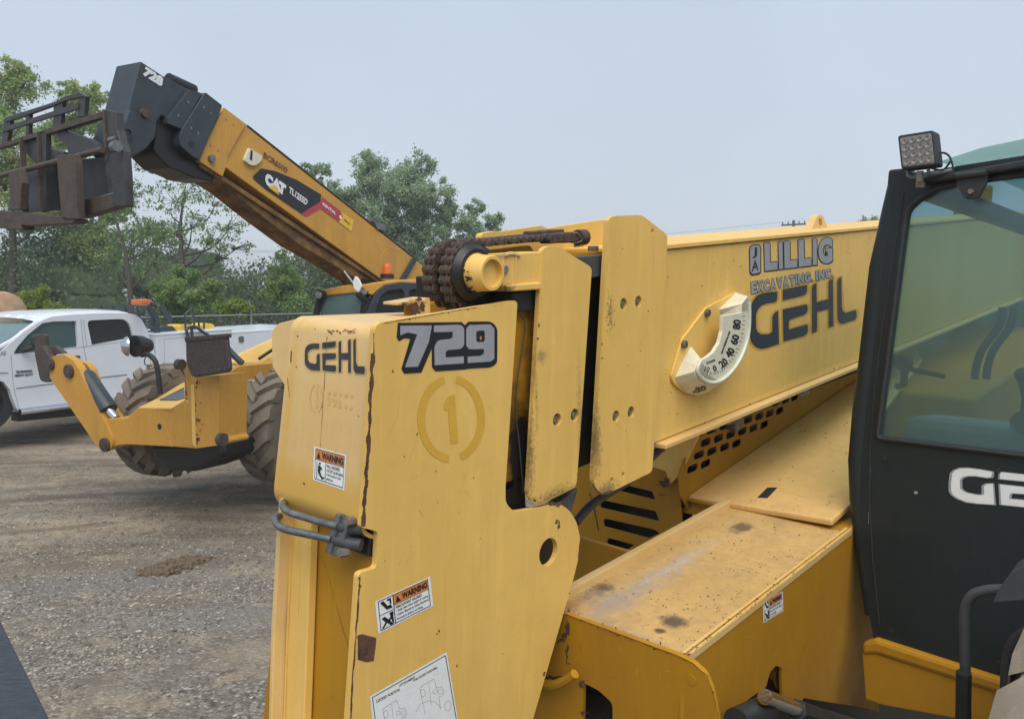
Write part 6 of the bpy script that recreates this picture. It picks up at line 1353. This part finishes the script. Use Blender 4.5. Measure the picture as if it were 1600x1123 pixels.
m = MB(); m.tube([hit(*CB([(640, 440)])[0], shift(KZ, .33)), hit(*CB([(740, 560)])[0], shift(KZ, .02))], .02, 8); m.tube([hit(*CB([(460, 190)])[0], shift(KZ, .3)), hit(*CB([(590, 360)])[0], shift(KZ, .3))], .013, 8); m.build('mirror_arm', M['steel'], mir, smooth=True)
bc = hit(*CB([(1000, 285)])[0], shift(KS, -.25)); m = MB(); m.cyl(bc, ZU, .07, .05, 18); bb = m.build('beacon', M['rubber'], crf, smooth=True)
m = MB(); m.lathe(bc+ZU*.05, ZU, [(.001, 0), (.052, 0), (.048, .08), (.038, .10), (.001, .105)], 20); m.build('beacon_lens', M['amber'], bb, smooth=True)
m = MB(); c_ = at(590, 575, 9.4); c_.z = 1.42; m.box(c_, Vector((.42, .1, 0)), Vector((-.15, .6, 0)), ZU*.62); m.build('cab_body', M['catk'], cf, bevel=.02)

# ================================================================== the white truck
GD = Vector((.5045, .863, 0)).normalized(); GN = Vector((.863, -.5045, 0)); TP = plane(130, 600, 13.8, GN)
tr0 = hit(130, 660, TP); tr0.z = 0
tk = root('service_truck', tr0, 'white crew cab truck with a service body and black headache rack', 'truck', rz=math.atan2(-GD.y, -GD.x))
fdw = [(75, 388), (97, 352), (150, 290), (230, 226), (290, 216), (415, 214), (426, 355), (100, 392)]; rdw = [(472, 211, 8), (640, 203), (682, 206, 10), (708, 235, 10), (727, 303), (500, 346)]
m = MB().slab(TP, Z3([(-700, 470), (-300, 425), (-60, 398), (10, 376), (60, 330), (130, 272), (205, 222), (280, 190, 8), (400, 178), (560, 171), (715, 172, 10), (765, 195, 10), (800, 262), (850, 420), (862, 640), (690, 648), (380, 680), (110, 710), (90, 688), (70, 640), (55, 590), (20, 545), (-20, 530), (-90, 545), (-130, 610), (-150, 740), (-700, 760)]), .12, holes=[Z3(fdw), Z3(rdw)]); tb = m.build('cab_side', M['truck'], tk, bevel=.02)
# cab body, hood, roof (real width)
def TPt(x, y, w_): return hit(*Z3([(x, y)])[0], TP)-GN*w_
m = MB(); rfp = [(205, 222), (280, 192), (400, 180), (560, 173), (712, 174), (765, 198), (795, 250)]
vs = []; 
for k, w_ in enumerate((.04, .12, .35, .95, 1.55, 1.78, 1.86)):
    rise = (-.03, .02, .05, .065, .05, .02, -.03)[k]
    for x, y in rfp: vs.append(TPt(x, y, w_)+ZU*rise)
n_ = len(rfp); m.add(vs, [(k*n_+i, k*n_+i+1, (k+1)*n_+i+1, (k+1)*n_+i) for k in range(6) for i in range(n_-1)]); m.build('cab_roof', M['truck'], tk, smooth=True, fix=False)
m = MB(); a, b = (-60, 398), (205, 224)
m.add([TPt(*a, .1), TPt(*b, .1), TPt(*b, 1.8), TPt(*a, 1.8)], [(0, 1, 2, 3)]); wsn = m.build('windscreen', M['glassw'], tk, fix=False)
m = MB(); m.tube([TPt(*a, .05)+ZU*.01, TPt(75, 320, .05), TPt(*b, .05)], .035, 8); m.build('windscreen_pillar', M['truck'], tk, smooth=True)
m = MB(); m.add([TPt(-700, 470, 0), TPt(-60, 400, 0), TPt(-60, 400, 1.9), TPt(-700, 470, 1.9)], [(0, 1, 2, 3)]); m.build('bonnet', M['truck'], tk, fix=False)
m = MB(); 
for q in ((760, 200, 860, 630),): m.add([TPt(790, 250, .05), TPt(860, 640, .05), TPt(860, 640, 1.85), TPt(790, 250, 1.85)], [(0, 1, 2, 3)])
m.build('cab_back', M['truck'], tk, fix=False)
m = MB(); m.slab((TP[0]-GN*1.80, TP[1]), Z3([(-120, 420), (200, 240), (760, 190), (900, 600), (-120, 700)]), .05); m.build('cab_far_side', M['truck'], tk)
for q, mt in ((fdw, 'teal'), (rdw, 'glassd')):
    m = MB().slab((TP[0]-GN*.05, TP[1]), Z3([(x, y) for x, y, *_ in q]), .006); m.build('side_window', M[mt], tk)
m = MB(); m.slab((TP[0]-GN*.5, TP[1]), Z3([(290, 270, 10), (340, 262, 10), (360, 400), (290, 410)]), .5); m.slab((TP[0]-GN*.4, TP[1]), Z3([(110, 360), (170, 330), (190, 400), (110, 400)]), .9); m.build('cabin_seat', M['rubber'], tk)
sm = MB(); tps = shift(TP, .004)
for l in ([(60, 398), (72, 560), (102, 690)], [(440, 205), (452, 340), (470, 430), (476, 560), (468, 640)], [(455, 206), (470, 352)], [(815, 420), (842, 560), (850, 640)], [(75, 392), (430, 358), (500, 348), (735, 318)]): ring_px(sm, tps, Z3(l), .45)
sm.build('door_gap', M['catk'], tk, fix=False, kind='stuff')
sm = MB(); ring_px(sm, shift(TP, .012), Z3([(90, 580), (300, 552), (470, 530)]), 1.1); ring_px(sm, shift(TP, .012), Z3([(478, 529), (690, 505)]), 1.1); ring_px(sm, shift(TP, .012), Z3([(-30, 497), (45, 496)]), 1.0); sm.build('side_moulding', M['catk'], tk, fix=False, kind='stuff')
m = MB(); m.tube([hit(*Z3([(108, 708)])[0], shift(TP, .08)), hit(*Z3([(690, 636)])[0], shift(TP, .08))], .05, 8); m.build('side_step', M['chrome'], tk, smooth=True)
m = MB().slab((TP[0]-GN*.1, TP[1]), Z3([(100, 712), (700, 640), (870, 640), (870, 690), (700, 700), (100, 760)]), .2); m.build('underbody', M['black'], tk)
for q in ([(385, 404, 3), (437, 402, 3), (438, 414, 3), (387, 416, 3)], [(700, 364, 3), (748, 360, 3), (748, 371, 3), (702, 375, 3)]):
    m = MB().slab(shift(TP, .03), Z3(q), .03); m.build('door_handle', M['rubber'], tk, bevel=.004)
m = MB().slab(shift(TP, .30), Z3([(182, 292, 6), (238, 284, 6), (246, 350, 6), (190, 358, 6)]), .10); m.tube([hit(*Z3([(210, 350)])[0], shift(TP, .25)), hit(*Z3([(120, 375)])[0], shift(TP, .02))], .04, 8); m.build('door_mirror', M['rubber'], tk, bevel=.01)
m = MB(); put_text(m, '2500', shift(TP, .006), Z3([(85, 484), (175, 478), (177, 492), (86, 498)]), .05); put_text(m, 'HEAVY DUTY', shift(TP, .006), Z3([(80, 504), (180, 497), (181, 511), (80, 518)]), .06); m.build('door_badge', M['catk'], tk, fix=False)
m = MB(); put_text(m, 'AS', shift(TP, .006), Z3([(0, 378), (32, 375), (33, 398), (0, 402)]), .04); m.build('fender_lettering', M['grey'], tk, fix=False)
m = MB()
for w_ in (.3, .6, .95, 1.3, 1.6): m.ball(TPt(235, 207, w_)+ZU*.03, .06, 8, (1.4, .8, .6))
m.build('roof_marker', M['white'], tk, smooth=True)
for xx, zoff in ((-38, 0),):
    c = TPt(-48, 668, .22); m = MB(); m.lathe(c, GN, [(.02, -.1), (.22, -.12), (.24, .02), (.02, .04)], 24); o_ = m.build('wheel', M['steel'], tk, smooth=True)
    m = MB(); m.lathe(c, GN, [(.23, -.15), (.38, -.14), (.41, -.09), (.41, .09), (.38, .14), (.23, .13)], 40); m.build('tyre', M['rubber'], o_, smooth=True)
m = MB().slab(TP, Z3([(-130, 700), (-125, 610), (-90, 545), (-20, 528), (20, 545), (60, 600), (90, 700)]), .01) if 0 else None
# service body
sb = MB().slab(shift(TP, .03), Z3([(850, 292), (1260, 262), (1262, 272), (1485, 258), (1750, 240), (1750, 560), (1500, 640), (1200, 640), (864, 640)]), 1.9); svb = sb.build('service_body', M['truck'], tk, bevel=.012)
sm = MB(); t2 = shift(TP, .034)
for l in ([(890, 312), (1150, 292), (1150, 300)], [(892, 312), (895, 560)], [(1155, 292), (1160, 560)], [(1225, 285), (1470, 268)], [(1225, 285), (1228, 560)]): ring_px(sm, t2, Z3(l), .5)
sm.build('locker_gap', M['grey'], svb, fix=False, kind='stuff')
m = MB().slab(shift(TP, .045), Z3([(1298, 297, 3), (1325, 295, 3), (1327, 328, 3), (1300, 331, 3)]), .02); m.build('locker_latch', M['steel'], svb, bevel=.004)
m = MB().slab(shift(TP, .04), Z3([(850, 285), (1262, 255), (1262, 264), (850, 294)]), .4); m.build('locker_lid', M['truck'], svb, bevel=.008)
# headache rack
HR = (TPt(800, 250, .4), GD)
rk = MB().slab((TP[0]-GN*.25, TP[1]), Z3([(795, 130, 6), (822, 124, 6), (868, 200), (870, 290), (846, 290), (840, 210)]), .05); rkk = rk.build('headache_rack', M['catk'], tk, bevel=.004)
rb = MB().slab((TP[0]-GN*1.65, TP[1]), Z3([(865, 130, 6), (892, 124, 6), (938, 200), (940, 290), (916, 290), (910, 210)]), .05); rb.build('rack_side', M['catk'], rkk)
pA = lambda x, y: hit(*Z3([(x, y)])[0], (TP[0]-GN*.25, TP[1]))
for i in range(9):
    y = 135+i*17; x = 812+i*3.8; m = MB(); p = pA(x, y); m.box(p-GN*.75, GN*.75, ZU*.013, GD*.02); m.build('rack_bar', M['catk'], rkk)
for k in (.0, .35, .7, 1.05, 1.4):
    m = MB(); m.tube([pA(812, 132)-GN*k, pA(846, 288)-GN*k], .018, 6); m.build('rack_upright', M['catk'], rkk)
m = MB(); m.box(at(219.5, 472, 14.4), GN*.15, GD*.08, ZU*.045); m.build('warning_beacon', M['amber'], rkk, bevel=.02)
# load in the bed
cp = (TP[0]-GN*.8, TP[1])
gen = root('generator', TPt(1070, 268, .8), 'yellow and black site machine standing in the bed of the white truck', 'machine')
m = MB().slab(cp, Z3([(975, 235, 5), (1020, 232), (1050, 240), (1110, 235), (1120, 225), (1160, 230, 5), (1168, 246, 5), (1130, 262), (1140, 285), (985, 285)]), .4); m.build('machine_body', M['yel'], gen, bevel=.02)
m = MB(); 
for l in ([(1010, 290), (1005, 175), (1045, 145), (1052, 190), (1060, 285)], [(1080, 200), (1082, 290)], [(1108, 200), (1110, 290)]): m.tube([hit(*p, shift(cp, .1)) for p in Z3(l)], .022, 6)
m.build('machine_frame', M['catk'], gen, smooth=True)
m = MB().slab(shift(cp, .1), Z3([(870, 245, 8), (900, 238), (940, 240), (960, 262), (990, 285), (870, 290)]), .3); o_ = m.build('coiled_hose', M['catk'], None, bevel=.02); o_['label'] = 'dark heap of hoses and tools behind the truck rack'; o_['category'] = 'hoses'
m = MB(); m.tube(pspline(shift(cp, .9), Z3([(1020, 300), (1015, 260), (1040, 245), (1070, 250), (1105, 275), (1145, 300)])), .03, 8); m.tube([hit(*Z3([(1040, 245)])[0], shift(cp, .9)), hit(*Z3([(1045, 300)])[0], shift(cp, .9))], .03, 8); o_ = m.build('grab_handle', M['catk'], None, smooth=True); o_['label'] = 'bent black handle rising behind the scuffed foot pad'; o_['category'] = 'handle'

# ================================================================== tank at the left edge
tkc = at(-20, 492, 16.5); r_ = .42*16.5/15; tax = Vector((.93, -.36, 0)).normalized()
tn = root('storage_tank', Vector((tkc.x, tkc.y, 0)), 'tan rust streaked cylindrical tank behind the truck bonnet', 'tank')
m = MB(); m.lathe(tkc, tax, [(.001, -2.6), (.25, -2.58), (r_*.9, -2.45), (r_, -2.3), (r_, .42), (r_*.93, .56), (r_*.7, .63), (.001, .66)], 40); m.build('tank_shell', M['tank'], tn, smooth=True)
for k in (-1.9, -.2):
    m = MB(); c = tkc+tax*k; m.box(Vector((c.x, c.y, (c.z-r_*.8)/2)), tax*.08, tax.cross(ZU)*.35, ZU*(c.z-r_*.8)/2); m.build('tank_saddle', M['fork'], tn)
# ================================================================== dark deck at the lower left corner
dz = 1.35; hp_ = (Vector((0, 0, dz)), ZU)
dk = [hit(x, y, hp_) for x, y in ((-120, 940), (-2, 962), (9, 985), (92, 1150), (240, 1500), (-400, 1500))]
m = MB(); m.prism([dk], -ZU*.09); ftx = root('flatbed_trailer', Vector((dk[2].x-.3, dk[2].y-.6, 0)), 'dark grey flat deck corner in the lower left foreground', 'trailer')
def plankm():
    mm, t, p, o = newmat('worn_black_decking'); c = mixc(t, ramp(t, noise_n(t, 14, 8, stretch=(1, 6, 1), rough=.7), .35, .65), (.045, .052, .064), (.022, .026, .033)); c = mixc(t, ramp(t, noise_n(t, 10, 6, stretch=(1, 9, 1), rough=.8), .62, .68, 0, .9), c, (.008, .008, .01))
    t.links.new(c, p.inputs['Base Color']); p.inputs['Roughness'].default_value = .6; bb_ = N(t, 'ShaderNodeBump'); bb_.inputs['Strength'].default_value = .6; bb_.inputs['Distance'].default_value = .004; t.links.new(noise_n(t, 40, 6), bb_.inputs['Height']); t.links.new(bb_.outputs[0], p.inputs['Normal']); return mm
m.build('deck_mat', plankm(), ftx, bevel=.006)
m = MB(); m.prism([[p+(sum(dk, Vector())/6-p)*.04-ZU*.09 for p in dk]], -ZU*.16); m.build('deck_frame', M['black'], ftx)
for p in (dk[2], dk[3]):
    m = MB(); q = p+(sum(dk, Vector())/6-p)*.3; m.tube([Vector((q.x, q.y, 0)), Vector((q.x, q.y, dz-.2))], .05, 8); m.build('support_leg', M['black'], ftx, smooth=True)

# ================================================================== thin haze over the yard
hb_ = MB(); hb_.box(Vector((0, 0, 6.0)), Vector((760, 0, 0)), Vector((0, 760, 0)), Vector((0, 0, 7.5)))
hm_ = bpy.data.materials.new('pale_haze'); hm_.use_nodes = True; ht = hm_.node_tree; ht.nodes.clear()
ho = ht.nodes.new('ShaderNodeOutputMaterial'); hv = ht.nodes.new('ShaderNodeVolumePrincipled'); hv.inputs['Color'].default_value = (.92, .95, 1, 1); hv.inputs['Density'].default_value = .0020; hv.inputs['Anisotropy'].default_value = .1
ht.links.new(hv.outputs[0], ho.inputs['Volume'])
o = hb_.build('haze', hm_, kind='stuff'); o['label'] = 'thin pale haze hanging over the whole yard'; o['category'] = 'haze'
